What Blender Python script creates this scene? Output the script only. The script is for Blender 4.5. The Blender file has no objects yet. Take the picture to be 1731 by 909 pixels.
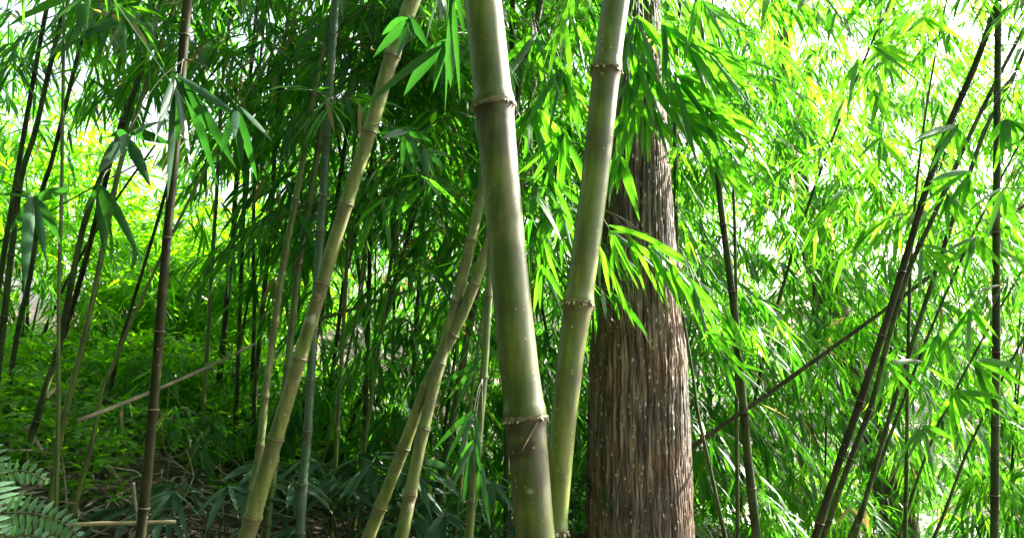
import bpy, bmesh, math, random
import numpy as np
from mathutils import Vector

R = math.radians
sc = bpy.context.scene
COL = sc.collection
rng = np.random.default_rng(7)
random.seed(7)

# ------------------------------------------------------------------ camera
W0, H0, F = 1731.0, 909.0, 1499.0
PITCH = R(4.0)
CAM = np.array([0.0, 0.0, 1.5])
cam = bpy.data.cameras.new('camera')
cam.sensor_width = 36.0
cam.lens = 36.0 * F / W0
cam.clip_start = 0.05
cam.clip_end = 2000
cam_o = bpy.data.objects.new('camera', cam)
COL.objects.link(cam_o)
cam_o.location = CAM
cam_o.rotation_euler = (math.pi / 2 + PITCH, 0, 0)
sc.camera = cam_o

# ------------------------------------------------------------------ light
SUN_AZ = R(57)      # to the right of the view direction (+Y)
SUN_EL = R(31)
world = bpy.data.worlds.new('World')
sc.world = world
world.use_nodes = True
nt = world.node_tree
bg = nt.nodes['Background']
sky = nt.nodes.new('ShaderNodeTexSky')
sky.sky_type = 'NISHITA'
sky.sun_disc = False
sky.sun_elevation = SUN_EL
sky.sun_rotation = SUN_AZ
sky.air_density = 1.0
sky.dust_density = 4.0
sky.ozone_density = 1.0
hs = nt.nodes.new('ShaderNodeHueSaturation')
hs.inputs['Saturation'].default_value = 0.45     # thin high cloud whitens the sky
nt.links.new(sky.outputs[0], hs.inputs['Color'])
nt.links.new(hs.outputs[0], bg.inputs['Color'])
bg.inputs['Strength'].default_value = 0.08
sun = bpy.data.lights.new('sun', 'SUN')
sun.energy = 5.0
sun.angle = R(0.6)
sun.color = (1.0, 0.95, 0.86)
sun_o = bpy.data.objects.new('sun', sun)
COL.objects.link(sun_o)
sd = Vector((math.sin(SUN_AZ) * math.cos(SUN_EL), math.cos(SUN_AZ) * math.cos(SUN_EL), math.sin(SUN_EL)))
sun_o.rotation_euler = sd.to_track_quat('Z', 'Y').to_euler()
sun_o.location = (20, 10, 30)

vs = sc.view_settings
vs.view_transform = 'Standard'
vs.look = 'None'
vs.exposure = 2.8
vs.gamma = 1.0
vs.use_curve_mapping = False
cy = sc.cycles
cy.max_bounces = 10
cy.diffuse_bounces = 8
cy.glossy_bounces = 2
cy.transmission_bounces = 6
cy.transparent_max_bounces = 4
cy.sample_clamp_indirect = 6
cy.caustics_reflective = False
cy.caustics_refractive = False


# ------------------------------------------------------------------ helpers
def at(px, py, Y):
    """the point at distance Y (metres ahead) seen at a pixel of the photograph"""
    dx = (px - W0 / 2) / F
    dz = (H0 / 2 - py) / F
    c, s = math.cos(PITCH), math.sin(PITCH)
    d = np.array([dx, c - dz * s, s + dz * c])
    return CAM + d * (Y / d[1])


def sstep(a, b, x):
    t = np.clip((np.asarray(x, float) - a) / (b - a), 0, 1)
    return t * t * (3 - 2 * t)


def ground(x, y):
    x = np.asarray(x, float)
    y = np.asarray(y, float)
    left = sstep(0.2, -2.6, x) * (0.72 + 0.075 * np.clip(y - 2.5, 0, 16)) * sstep(-1, 2.5, y)
    right = -sstep(0.6, 3.2, x) * sstep(4.2, 9.0, y) * 1.35
    n = 0.05 * np.sin(x * 2.1 + 0.7 * y) + 0.04 * np.sin(y * 2.7 - x * 1.3) + 0.02 * np.sin(7.1 * x + 3.3 * y)
    mid = 0.12 * sstep(2, 6, y)
    return left + right + mid + n


def put(o, parent=None):
    COL.objects.link(o)
    if parent is not None:
        o.parent = parent
    return o


def tag(o, label, cat=None, group=None, kind=None):
    o['label'] = label
    if cat:
        o['category'] = cat
    if group:
        o['group'] = group
    if kind:
        o['kind'] = kind
    return o


def empty(name, loc):
    o = bpy.data.objects.new(name, None)
    o.empty_display_size = 0.1
    o.location = loc
    return put(o)


def mesh_np(name, V, loops, sizes, mat, attrs=None, smooth=True):
    me = bpy.data.meshes.new(name)
    V = np.ascontiguousarray(V, dtype=np.float32)
    loops = np.ascontiguousarray(loops, dtype=np.int32)
    sizes = np.ascontiguousarray(sizes, dtype=np.int32)
    me.vertices.add(len(V))
    me.vertices.foreach_set('co', V.ravel())
    me.loops.add(len(loops))
    me.loops.foreach_set('vertex_index', loops)
    me.polygons.add(len(sizes))
    st = np.zeros(len(sizes), dtype=np.int32)
    st[1:] = np.cumsum(sizes)[:-1]
    me.polygons.foreach_set('loop_start', st)
    me.polygons.foreach_set('loop_total', sizes)
    me.polygons.foreach_set('use_smooth', np.full(len(sizes), smooth))
    for k, a in (attrs or {}).items():
        at_ = me.attributes.new(k, 'FLOAT', 'POINT')
        at_.data.foreach_set('value', np.ascontiguousarray(a, dtype=np.float32))
    me.update(calc_edges=True)
    me.materials.append(mat)
    return me


class Geo:
    """collects pieces and links them as ONE mesh object"""
    def __init__(s):
        s.V, s.L, s.S, s.A, s.M, s.n, s.cur = [], [], [], [], [], 0, 0

    def add(s, V, loops, sizes, attr=0.0):
        V = np.asarray(V, float).reshape(-1, 3)
        s.V.append(V)
        s.L.append(np.asarray(loops, int).ravel() + s.n)
        s.S.append(np.asarray(sizes, int).ravel())
        s.A.append(np.broadcast_to(np.asarray(attr, float), (len(V),)))
        s.M.append(np.full(len(s.S[-1]), s.cur))
        s.n += len(V)

    def build(s, name, mat, parent=None, origin=(0, 0, 0), smooth=True, mat2=None):
        V = np.concatenate(s.V) - np.asarray(origin)
        me = mesh_np(name, V, np.concatenate(s.L), np.concatenate(s.S), mat, {'tint': np.concatenate(s.A)}, smooth)
        if mat2:
            me.materials.append(mat2)
            me.polygons.foreach_set('material_index', np.concatenate(s.M).astype(np.int32))
        o = bpy.data.objects.new(name, me)
        if parent is None:
            o.location = origin
        return put(o, parent)

    def tube(s, P, rad, n=8, cap=True, attr=0.0):
        P = np.asarray(P, float)
        m = len(P)
        rad = np.broadcast_to(np.asarray(rad, float), (m,))
        T = np.gradient(P, axis=0)
        T /= np.linalg.norm(T, axis=1)[:, None] + 1e-12
        ref = np.array([0.31, -0.9, 0.2]) if abs(T[0] @ np.array([0, 0, 1.0])) > 0.5 else np.array([0, 0, 1.0])
        U = np.cross(T, ref)
        U /= np.linalg.norm(U, axis=1)[:, None] + 1e-12
        Vv = np.cross(T, U)
        a = np.arange(n) * 2 * np.pi / n
        ring = U[:, None, :] * np.cos(a)[None, :, None] + Vv[:, None, :] * np.sin(a)[None, :, None]
        X = (P[:, None, :] + ring * rad[:, None, None]).reshape(-1, 3)
        i = np.arange(m - 1)[:, None] * n
        j = np.arange(n)[None, :]
        k = (j + 1) % n
        q = np.stack([i + j, i + k, i + n + k, i + n + j], -1).reshape(-1)
        sizes = [4] * ((m - 1) * n)
        L = list(q)
        if cap:
            L += list(range(n))[::-1] + list(range((m - 1) * n, m * n))
            sizes += [n, n]
        at_ = np.repeat(np.broadcast_to(np.asarray(attr, float), (m,)), n)
        s.add(X, L, sizes, at_)

    def leaves(s, B, D, L, Wd, droop, tint, hi=False, roll=0.5, side=None):
        """N bamboo leaves: base B, direction D, length L, width Wd"""
        N = len(B)
        B = np.asarray(B, float)
        D = np.asarray(D, float)
        D = D / (np.linalg.norm(D, axis=1)[:, None] + 1e-9)
        L = np.broadcast_to(np.asarray(L, float), (N,))
        Wd = np.broadcast_to(np.asarray(Wd, float), (N,))
        droop = np.broadcast_to(np.asarray(droop, float), (N,))
        tint = np.broadcast_to(np.asarray(tint, float), (N,))
        if side is None:
            S = np.cross(D, np.array([0, 0, 1.0]))
            bad = np.linalg.norm(S, axis=1) < 0.15
            S[bad] = rng.normal(size=(bad.sum(), 3))
            S -= D * np.sum(S * D, 1)[:, None]
        else:
            S = np.asarray(side, float) - D * np.sum(np.asarray(side, float) * D, 1)[:, None]
        S /= np.linalg.norm(S, axis=1)[:, None] + 1e-9
        Nn = np.cross(S, D)
        r = rng.normal(0, roll, N)
        S2 = S * np.cos(r)[:, None] + Nn * np.sin(r)[:, None]
        Nn = np.cross(S2, D)
        dn = np.array([0, 0, -1.0])
        if hi:
            ts = np.array([0.0, 0.05, 0.18, 0.36, 0.56, 0.76, 0.9, 1.0])
            ws = np.array([0.06, 0.32, 0.8, 1.0, 0.88, 0.58, 0.29, 0.0])
            m = len(ts)
            tw = rng.normal(0, 0.35, N)
            X = np.zeros((N, m, 3, 3))
            for k, (t, w) in enumerate(zip(ts, ws)):
                c = B + D * (L * t)[:, None] + dn * (L * droop * t * t)[:, None]
                a = tw * t
                Sk = S2 * np.cos(a)[:, None] + Nn * np.sin(a)[:, None]
                fold = Nn * (Wd * w * 0.14)[:, None]
                X[:, k, 0] = c + Sk * (Wd * w * 0.5)[:, None] + fold
                X[:, k, 1] = c
                X[:, k, 2] = c - Sk * (Wd * w * 0.5)[:, None] + fold
            nv = m * 3
            q = []
            for k in range(m - 1):
                for j in range(2):
                    a = k * 3 + j
                    q.append([a, a + 1, a + 4, a + 3])
            q = np.array(q)
            loops = (np.arange(N)[:, None, None] * nv + q[None]).ravel()
            sizes = np.full(N * len(q), 4)
            s.add(X.reshape(-1, 3), loops, sizes, np.repeat(tint, nv))
        else:
            X = np.zeros((N, 6, 3))
            X[:, 0] = B
            for k, t, w in ((1, 0.3, 1.0), (3, 0.68, 0.75)):
                c = B + D * (L * t)[:, None] + dn * (L * droop * t * t)[:, None]
                X[:, k] = c + S2 * (Wd * w * 0.5)[:, None]
                X[:, k + 1] = c - S2 * (Wd * w * 0.5)[:, None]
            X[:, 5] = B + D * L[:, None] + dn * (L * droop)[:, None]
            f = np.array([0, 1, 2, 1, 3, 4, 2, 3, 5, 4])
            loops = (np.arange(N)[:, None] * 6 + f[None]).ravel()
            sizes = np.tile([3, 4, 3], N)
            s.add(X.reshape(-1, 3), loops, sizes, np.repeat(tint, 6))


def unit(v):
    return v / (np.linalg.norm(v, axis=-1, keepdims=True) + 1e-9)


def twig_leaves(g, B, D, tl, n=7, leaf=0.17, width=0.019, hi=False, tint=(0.45, 0.2), dry=0.03, hang=0.55, stems=None, stem_r=0.0012):
    """leafy twigs: base B (M,3), direction D (M,3), length tl (M,)"""
    M = len(B)
    D = unit(np.asarray(D, float))
    tl = np.broadcast_to(np.asarray(tl, float), (M,))
    side = np.cross(D, np.array([0, 0, 1.0]))
    bad = np.linalg.norm(side, axis=1) < 0.1
    side[bad] = rng.normal(size=(bad.sum(), 3))
    side = unit(side)
    dn = np.array([0, 0, -1.0])
    t0 = rng.normal(tint[0], tint[1] * 0.6, M)
    BB, DD, LL, TT = [], [], [], []
    for k in range(n):
        t = 0.25 + 0.75 * (k + 1) / n
        keep = rng.random(M) < 0.86
        p = B + D * (tl * t)[:, None] + dn * (tl * 0.25 * t * t)[:, None]
        sg = 1 if k % 2 else -1
        ang = rng.normal(0.75, 0.2, M) * (1.0 if k < n - 1 else 0.15)
        d = D * np.cos(ang)[:, None] + side * (sg * np.sin(ang))[:, None] + dn * np.abs(rng.normal(hang, 0.25, M))[:, None] + rng.normal(0, 0.16, (M, 3))
        sc_ = (0.65 + 0.5 * math.sin(math.pi * min(1, (k + 0.6) / n))) * rng.uniform(0.75, 1.2, M)
        BB.append(p[keep]); DD.append(d[keep]); LL.append((leaf * sc_)[keep])
        tt = t0 + rng.normal(0, tint[1], M)
        tt[rng.random(M) < dry] = 1.6
        TT.append(tt[keep])
    BB = np.concatenate(BB); DD = np.concatenate(DD); LL = np.concatenate(LL); TT = np.concatenate(TT)
    g.leaves(BB, DD, LL, width * (LL / leaf) ** 0.6 * rng.uniform(0.8, 1.2, len(LL)), rng.uniform(0.1, 0.5, len(LL)), TT, hi=hi)
    if stems is not None:
        stems.cur = 1
        for i in range(M):
            u = np.linspace(0, 1, 4)
            P = B[i] + D[i] * (tl[i] * u)[:, None] + dn * (tl[i] * 0.25 * u * u)[:, None]
            stems.tube(P, stem_r * (1.2 - 0.7 * u), 3, False)
        stems.cur = 0


def branch_sprays(g, stems, B, D, length, ntw=6, hi=False, leaf=0.17, width=0.019, tint=(0.45, 0.2), nleaf=7, sag=0.55, hang=0.55, dry=0.03, br=0.0022):
    """drooping branches, each carrying ntw leafy twigs"""
    M = len(B)
    D = unit(np.asarray(D, float))
    length = np.broadcast_to(np.asarray(length, float), (M,))
    side = unit(np.cross(D, np.array([0, 0, 1.0])) + 1e-4)
    dn = np.array([0, 0, -1.0])
    TB, TD, TL = [], [], []
    for k in range(ntw):
        t = 0.3 + 0.7 * (k + 1) / ntw
        p = B + D * (length * t)[:, None] + dn * (length * sag * t * t)[:, None]
        tan = unit(D + dn * (2 * sag * t))
        sg = 1 if k % 2 else -1
        d = tan + side * (sg * rng.uniform(0.3, 1.0, M) * (1 if k < ntw - 1 else 0.1))[:, None] + rng.normal(0, 0.25, (M, 3))
        TB.append(p); TD.append(d); TL.append(rng.uniform(0.10, 0.24, M))
    twig_leaves(g, np.concatenate(TB), np.concatenate(TD), np.concatenate(TL), nleaf, leaf, width, hi, tint, dry, hang, stems)
    if stems is not None:
        stems.cur = 1
        u = np.linspace(0, 1, 6)
        for i in range(M):
            P = B[i] + D[i] * (length[i] * u)[:, None] + dn * (length[i] * sag * u * u)[:, None]
            stems.tube(P, br * (1.25 - 0.85 * u), 4, False)
        stems.cur = 0


# ------------------------------------------------------------------ materials
def new_mat(name):
    m = bpy.data.materials.new(name)
    m.use_nodes = True
    n = m.node_tree
    for x in list(n.nodes):
        n.nodes.remove(x)
    out = n.nodes.new('ShaderNodeOutputMaterial')
    return m, n, out


def ramp(n, stops, interp='LINEAR'):
    r = n.nodes.new('ShaderNodeValToRGB')
    r.color_ramp.interpolation = interp
    e = r.color_ramp.elements
    while len(e) < len(stops):
        e.new(0.5)
    for x, (p, c) in zip(e, stops):
        x.position = p
        x.color = (*c, 1)
    return r


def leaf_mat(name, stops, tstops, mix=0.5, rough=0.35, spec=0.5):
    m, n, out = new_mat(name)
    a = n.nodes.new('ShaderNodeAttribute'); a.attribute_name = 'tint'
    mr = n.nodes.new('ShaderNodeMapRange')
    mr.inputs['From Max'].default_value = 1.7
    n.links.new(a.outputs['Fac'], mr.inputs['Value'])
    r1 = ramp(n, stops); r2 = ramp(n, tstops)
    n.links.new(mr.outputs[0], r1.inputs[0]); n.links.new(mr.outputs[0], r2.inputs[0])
    p = n.nodes.new('ShaderNodeBsdfPrincipled')
    p.inputs['Roughness'].default_value = rough
    p.inputs['Specular IOR Level'].default_value = spec
    t = n.nodes.new('ShaderNodeBsdfTranslucent')
    mx = n.nodes.new('ShaderNodeMixShader'); mx.inputs[0].default_value = mix
    n.links.new(r1.outputs[0], p.inputs['Base Color'])
    n.links.new(r2.outputs[0], t.inputs['Color'])
    n.links.new(p.outputs[0], mx.inputs[1]); n.links.new(t.outputs[0], mx.inputs[2])
    n.links.new(mx.outputs[0], out.inputs[0])
    return m


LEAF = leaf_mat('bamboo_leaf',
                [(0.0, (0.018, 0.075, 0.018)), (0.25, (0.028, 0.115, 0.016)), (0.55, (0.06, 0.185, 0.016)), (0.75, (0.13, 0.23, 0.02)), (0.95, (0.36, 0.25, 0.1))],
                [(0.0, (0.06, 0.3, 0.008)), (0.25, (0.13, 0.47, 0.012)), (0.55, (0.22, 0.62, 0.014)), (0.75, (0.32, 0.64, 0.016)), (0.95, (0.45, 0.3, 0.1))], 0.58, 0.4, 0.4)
DEEP = leaf_mat('painted_shade_leaf',  # bamboo leaf copy, dimmer and less translucent: shade put into the colour
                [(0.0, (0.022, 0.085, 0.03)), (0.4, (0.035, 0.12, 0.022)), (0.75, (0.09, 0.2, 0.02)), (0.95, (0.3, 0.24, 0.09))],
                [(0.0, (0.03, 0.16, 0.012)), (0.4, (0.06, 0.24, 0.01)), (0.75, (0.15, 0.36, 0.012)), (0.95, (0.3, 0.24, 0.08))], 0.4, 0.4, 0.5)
DULL = leaf_mat('dwarf_bamboo_leaf',
                [(0.0, (0.028, 0.08, 0.04)), (0.5, (0.055, 0.13, 0.062)), (0.95, (0.12, 0.18, 0.08))],
                [(0.0, (0.03, 0.12, 0.03)), (0.5, (0.07, 0.22, 0.04)), (0.95, (0.2, 0.25, 0.05))], 0.3, 0.4)
FERN = leaf_mat('fern_leaf',
                [(0.0, (0.07, 0.16, 0.08)), (0.5, (0.11, 0.22, 0.105)), (0.95, (0.15, 0.24, 0.09))],
                [(0.0, (0.06, 0.2, 0.05)), (0.5, (0.1, 0.26, 0.06)), (0.95, (0.2, 0.3, 0.06))], 0.3, 0.5)
SHRUB = leaf_mat('shrub_leaf',
                 [(0.0, (0.045, 0.15, 0.012)), (0.4, (0.08, 0.22, 0.01)), (0.95, (0.14, 0.28, 0.01))],
                 [(0.0, (0.16, 0.52, 0.006)), (0.4, (0.29, 0.68, 0.006)), (0.95, (0.46, 0.75, 0.01))], 0.6)
FARLEAF = leaf_mat('tree_leaf',
                   [(0.0, (0.05, 0.1, 0.03)), (0.5, (0.08, 0.15, 0.04)), (0.95, (0.13, 0.2, 0.05))],
                   [(0.0, (0.13, 0.32, 0.04)), (0.5, (0.22, 0.44, 0.06)), (0.95, (0.36, 0.52, 0.08))], 0.5)


def culm_mat(name, c1, c2, c3, brown=(0.09, 0.07, 0.04), rough=0.32, spots=0.5, coat=0.25, scale=1.0, spec=0.5, dirt=0.6):
    """glossy culm skin: long streaks, blotches, pale lichen specks, brown scurf where tint is high"""
    m, n, out = new_mat(name)
    L = n.links.new
    tc = n.nodes.new('ShaderNodeTexCoord')
    mp = n.nodes.new('ShaderNodeMapping')
    mp.inputs['Scale'].default_value = (55 * scale, 55 * scale, 3.0)
    L(tc.outputs['Object'], mp.inputs[0])
    st = n.nodes.new('ShaderNodeTexNoise'); st.inputs['Scale'].default_value = 1.0; st.inputs['Detail'].default_value = 4
    L(mp.outputs[0], st.inputs['Vector'])
    bl = n.nodes.new('ShaderNodeTexNoise'); bl.inputs['Scale'].default_value = 9.0 * scale; bl.inputs['Detail'].default_value = 5
    L(tc.outputs['Object'], bl.inputs['Vector'])
    add = n.nodes.new('ShaderNodeMath'); add.operation = 'ADD'
    L(st.outputs[0], add.inputs[0]); L(bl.outputs[0], add.inputs[1])
    hf = n.nodes.new('ShaderNodeMath'); hf.operation = 'MULTIPLY'; hf.inputs[1].default_value = 0.5
    L(add.outputs[0], hf.inputs[0])
    r = ramp(n, [(0.38, c1), (0.5, c2), (0.6, c3)])
    L(hf.outputs[0], r.inputs[0])
    # scurf
    a = n.nodes.new('ShaderNodeAttribute'); a.attribute_name = 'tint'
    nb = n.nodes.new('ShaderNodeTexNoise'); nb.inputs['Scale'].default_value = 35 * scale; nb.inputs['Detail'].default_value = 6
    L(tc.outputs['Object'], nb.inputs['Vector'])
    mr = n.nodes.new('ShaderNodeMapRange'); mr.inputs['From Min'].default_value = 0.3; mr.inputs['From Max'].default_value = 0.65
    mr.inputs['To Min'].default_value = 0.35; mr.inputs['To Max'].default_value = 1.0
    L(nb.outputs[0], mr.inputs[0])
    mu = n.nodes.new('ShaderNodeMath'); mu.operation = 'MULTIPLY'; mu.use_clamp = True
    L(a.outputs['Fac'], mu.inputs[0]); L(mr.outputs[0], mu.inputs[1])
    dn_ = n.nodes.new('ShaderNodeTexNoise'); dn_.inputs['Scale'].default_value = 6.5 * scale; dn_.inputs['Detail'].default_value = 9; dn_.inputs['Roughness'].default_value = 0.68
    L(tc.outputs['Object'], dn_.inputs['Vector'])
    dr = n.nodes.new('ShaderNodeMapRange'); dr.inputs['From Min'].default_value = 0.5; dr.inputs['From Max'].default_value = 0.62; dr.inputs['To Max'].default_value = dirt
    L(dn_.outputs[0], dr.inputs[0])
    sm = n.nodes.new('ShaderNodeMath'); sm.operation = 'ADD'; sm.use_clamp = True
    L(mu.outputs[0], sm.inputs[0]); L(dr.outputs[0], sm.inputs[1])
    mu = sm
    m1 = n.nodes.new('ShaderNodeMix'); m1.data_type = 'RGBA'
    L(mu.outputs[0], m1.inputs[0]); L(r.outputs[0], m1.inputs[6]); m1.inputs[7].default_value = (*brown, 1)
    # lichen specks and patches
    vo = n.nodes.new('ShaderNodeTexVoronoi'); vo.inputs['Scale'].default_value = 48 * scale
    L(tc.outputs['Object'], vo.inputs['Vector'])
    vr = n.nodes.new('ShaderNodeMapRange'); vr.inputs['From Min'].default_value = 0.16; vr.inputs['From Max'].default_value = 0.1
    L(vo.outputs['Distance'], vr.inputs[0])
    gate = n.nodes.new('ShaderNodeMapRange'); gate.inputs['From Min'].default_value = 0.62 - 0.15 * spots; gate.inputs['From Max'].default_value = 0.7
    sv = n.nodes.new('ShaderNodeSeparateColor'); L(vo.outputs['Color'], sv.inputs[0])
    L(sv.outputs[0], gate.inputs[0])
    pt = n.nodes.new('ShaderNodeTexNoise'); pt.inputs['Scale'].default_value = 14 * scale; pt.inputs['Detail'].default_value = 3
    L(tc.outputs['Object'], pt.inputs['Vector'])
    pr = n.nodes.new('ShaderNodeMapRange'); pr.inputs['From Min'].default_value = 0.72 - 0.04 * spots; pr.inputs['From Max'].default_value = 0.75
    L(pt.outputs[0], pr.inputs[0])
    gm = n.nodes.new('ShaderNodeMath'); gm.operation = 'MULTIPLY'; L(vr.outputs[0], gm.inputs[0]); L(gate.outputs[0], gm.inputs[1])
    gx = n.nodes.new('ShaderNodeMath'); gx.operation = 'MAXIMUM'; L(gm.outputs[0], gx.inputs[0]); L(pr.outputs[0], gx.inputs[1])
    gs = n.nodes.new('ShaderNodeMath'); gs.operation = 'MULTIPLY'; gs.inputs[1].default_value = 0.75 * min(1, spots * 1.6); L(gx.outputs[0], gs.inputs[0])
    m2 = n.nodes.new('ShaderNodeMix'); m2.data_type = 'RGBA'
    L(gs.outputs[0], m2.inputs[0]); L(m1.outputs[2], m2.inputs[6]); m2.inputs[7].default_value = (0.5, 0.48, 0.36, 1)
    p = n.nodes.new('ShaderNodeBsdfPrincipled')
    L(m2.outputs[2], p.inputs['Base Color'])
    rr = n.nodes.new('ShaderNodeMapRange'); rr.inputs['To Min'].default_value = rough; rr.inputs['To Max'].default_value = rough + 0.35
    L(mu.outputs[0], rr.inputs[0]); L(rr.outputs[0], p.inputs['Roughness'])
    p.inputs['Specular IOR Level'].default_value = spec
    p.inputs['Coat Weight'].default_value = coat; p.inputs['Coat Roughness'].default_value = 0.27
    bp = n.nodes.new('ShaderNodeBump'); bp.inputs['Strength'].default_value = 0.15; bp.inputs['Distance'].default_value = 0.002
    L(hf.outputs[0], bp.inputs['Height']); L(bp.outputs[0], p.inputs['Normal'])
    L(p.outputs[0], out.inputs[0])
    return m


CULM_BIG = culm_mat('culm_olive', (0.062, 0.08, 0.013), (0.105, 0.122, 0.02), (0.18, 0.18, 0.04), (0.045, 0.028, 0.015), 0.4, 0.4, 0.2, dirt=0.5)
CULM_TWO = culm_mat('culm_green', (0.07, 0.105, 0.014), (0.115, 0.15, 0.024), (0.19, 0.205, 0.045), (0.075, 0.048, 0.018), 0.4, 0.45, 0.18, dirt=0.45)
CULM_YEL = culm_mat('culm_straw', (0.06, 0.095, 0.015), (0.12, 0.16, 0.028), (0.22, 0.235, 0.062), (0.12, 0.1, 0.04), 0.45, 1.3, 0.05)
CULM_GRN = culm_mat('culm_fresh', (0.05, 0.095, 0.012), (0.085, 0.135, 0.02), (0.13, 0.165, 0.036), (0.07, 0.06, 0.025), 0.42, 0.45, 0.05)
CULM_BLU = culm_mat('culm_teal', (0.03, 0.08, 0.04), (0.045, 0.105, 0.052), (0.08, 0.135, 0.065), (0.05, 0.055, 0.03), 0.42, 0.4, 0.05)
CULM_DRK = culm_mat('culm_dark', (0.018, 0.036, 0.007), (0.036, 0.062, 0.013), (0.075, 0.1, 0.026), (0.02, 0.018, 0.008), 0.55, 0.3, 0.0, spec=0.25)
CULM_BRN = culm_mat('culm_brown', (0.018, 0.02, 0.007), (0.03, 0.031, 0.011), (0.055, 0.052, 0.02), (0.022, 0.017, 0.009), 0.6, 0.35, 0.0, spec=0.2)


def simple_mat(name, c1, c2, scale=20, rough=0.8, bump=0.3, dist=0.01, detail=6):
    m, n, out = new_mat(name)
    tc = n.nodes.new('ShaderNodeTexCoord')
    no = n.nodes.new('ShaderNodeTexNoise'); no.inputs['Scale'].default_value = scale; no.inputs['Detail'].default_value = detail
    n.links.new(tc.outputs['Object'], no.inputs['Vector'])
    r = ramp(n, [(0.3, c1), (0.7, c2)])
    n.links.new(no.outputs[0], r.inputs[0])
    p = n.nodes.new('ShaderNodeBsdfPrincipled')
    p.inputs['Roughness'].default_value = rough
    n.links.new(r.outputs[0], p.inputs['Base Color'])
    b = n.nodes.new('ShaderNodeBump'); b.inputs['Strength'].default_value = bump; b.inputs['Distance'].default_value = dist
    n.links.new(no.outputs[0], b.inputs['Height']); n.links.new(b.outputs[0], p.inputs['Normal'])
    n.links.new(p.outputs[0], out.inputs[0])
    return m


RING = simple_mat('node_ring_skin', (0.045, 0.033, 0.018), (0.3, 0.25, 0.16), 70, 0.75, 0.8, 0.004)
RINGD = simple_mat('node_ring_dark', (0.06, 0.06, 0.03), (0.2, 0.19, 0.11), 60, 0.6)
SHEATH = simple_mat('dry_sheath', (0.16, 0.12, 0.07), (0.42, 0.35, 0.23), 40, 0.8)
NUB = simple_mat('root_nub_skin', (0.35, 0.3, 0.2), (0.6, 0.55, 0.42), 40, 0.6)
TWIG = simple_mat('twig_skin', (0.035, 0.045, 0.012), (0.07, 0.085, 0.02), 30, 0.6)
STRAW = simple_mat('dry_cane', (0.3, 0.22, 0.12), (0.5, 0.39, 0.22), 25, 0.6)
DEADTWIG = simple_mat('dead_twig', (0.1, 0.075, 0.05), (0.36, 0.3, 0.22), 8, 0.8)
LITTER = simple_mat('leaf_litter_skin', (0.09, 0.07, 0.045), (0.5, 0.42, 0.3), 14, 0.8)
SOIL = simple_mat('forest_soil', (0.025, 0.02, 0.013), (0.085, 0.065, 0.042), 9, 0.95, 0.8, 0.05, 9)
CONCRETE = simple_mat('pale_concrete', (0.5, 0.48, 0.44), (0.66, 0.64, 0.6), 6, 0.9)
FARBARK = simple_mat('far_bark', (0.07, 0.05, 0.035), (0.2, 0.14, 0.1), 12, 0.9)


def bark_mat():
    m, n, out = new_mat('cedar_bark')
    L = n.links.new
    tc = n.nodes.new('ShaderNodeTexCoord')
    mp = n.nodes.new('ShaderNodeMapping'); mp.inputs['Scale'].default_value = (60, 60, 3.5)
    L(tc.outputs['Object'], mp.inputs[0])
    fib = n.nodes.new('ShaderNodeTexNoise'); fib.inputs['Scale'].default_value = 1; fib.inputs['Detail'].default_value = 7; fib.inputs['Roughness'].default_value = 0.65
    L(mp.outputs[0], fib.inputs['Vector'])
    big = n.nodes.new('ShaderNodeTexNoise'); big.inputs['Scale'].default_value = 3.5; big.inputs['Detail'].default_value = 4
    L(tc.outputs['Object'], big.inputs['Vector'])
    r1 = ramp(n, [(0.36, (0.035, 0.026, 0.019)), (0.5, (0.14, 0.104, 0.076)), (0.66, (0.4, 0.325, 0.26))])
    L(fib.outputs[0], r1.inputs[0])
    r2 = ramp(n, [(0.38, (0.5, 0.53, 0.5)), (0.5, (0.85, 0.8, 0.74)), (0.62, (1.0, 0.78, 0.65))])
    L(big.outputs[0], r2.inputs[0])
    mul = n.nodes.new('ShaderNodeMix'); mul.data_type = 'RGBA'; mul.blend_type = 'MULTIPLY'; mul.inputs[0].default_value = 1
    L(r1.outputs[0], mul.inputs[6]); L(r2.outputs[0], mul.inputs[7])
    mp2 = n.nodes.new('ShaderNodeMapping'); mp2.inputs['Scale'].default_value = (1, 1, 0.55)
    L(tc.outputs['Object'], mp2.inputs[0])
    vo = n.nodes.new('ShaderNodeTexVoronoi'); vo.inputs['Scale'].default_value = 52
    L(mp2.outputs[0], vo.inputs['Vector'])
    sv = n.nodes.new('ShaderNodeSeparateColor'); L(vo.outputs['Color'], sv.inputs[0])
    rad = n.nodes.new('ShaderNodeMapRange'); rad.inputs['From Min'].default_value = 0.2; rad.inputs['From Max'].default_value = 1.0
    rad.inputs['To Min'].default_value = 0.0; rad.inputs['To Max'].default_value = 0.32
    L(sv.outputs[0], rad.inputs[0])
    lt = n.nodes.new('ShaderNodeMath'); lt.operation = 'LESS_THAN'; L(vo.outputs['Distance'], lt.inputs[0]); L(rad.outputs[0], lt.inputs[1])
    m2 = n.nodes.new('ShaderNodeMix'); m2.data_type = 'RGBA'
    sf = n.nodes.new('ShaderNodeMath'); sf.operation = 'MULTIPLY'; sf.inputs[1].default_value = 0.8; L(lt.outputs[0], sf.inputs[0])
    L(sf.outputs[0], m2.inputs[0]); L(mul.outputs[2], m2.inputs[6]); m2.inputs[7].default_value = (0.55, 0.52, 0.43, 1)
    p = n.nodes.new('ShaderNodeBsdfPrincipled'); p.inputs['Roughness'].default_value = 0.75
    L(m2.outputs[2], p.inputs['Base Color'])
    b = n.nodes.new('ShaderNodeBump'); b.inputs['Strength'].default_value = 0.7; b.inputs['Distance'].default_value = 0.012
    L(fib.outputs[0], b.inputs['Height']); L(b.outputs[0], p.inputs['Normal'])
    L(p.outputs[0], out.inputs[0])
    return m


BARK = bark_mat()

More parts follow.
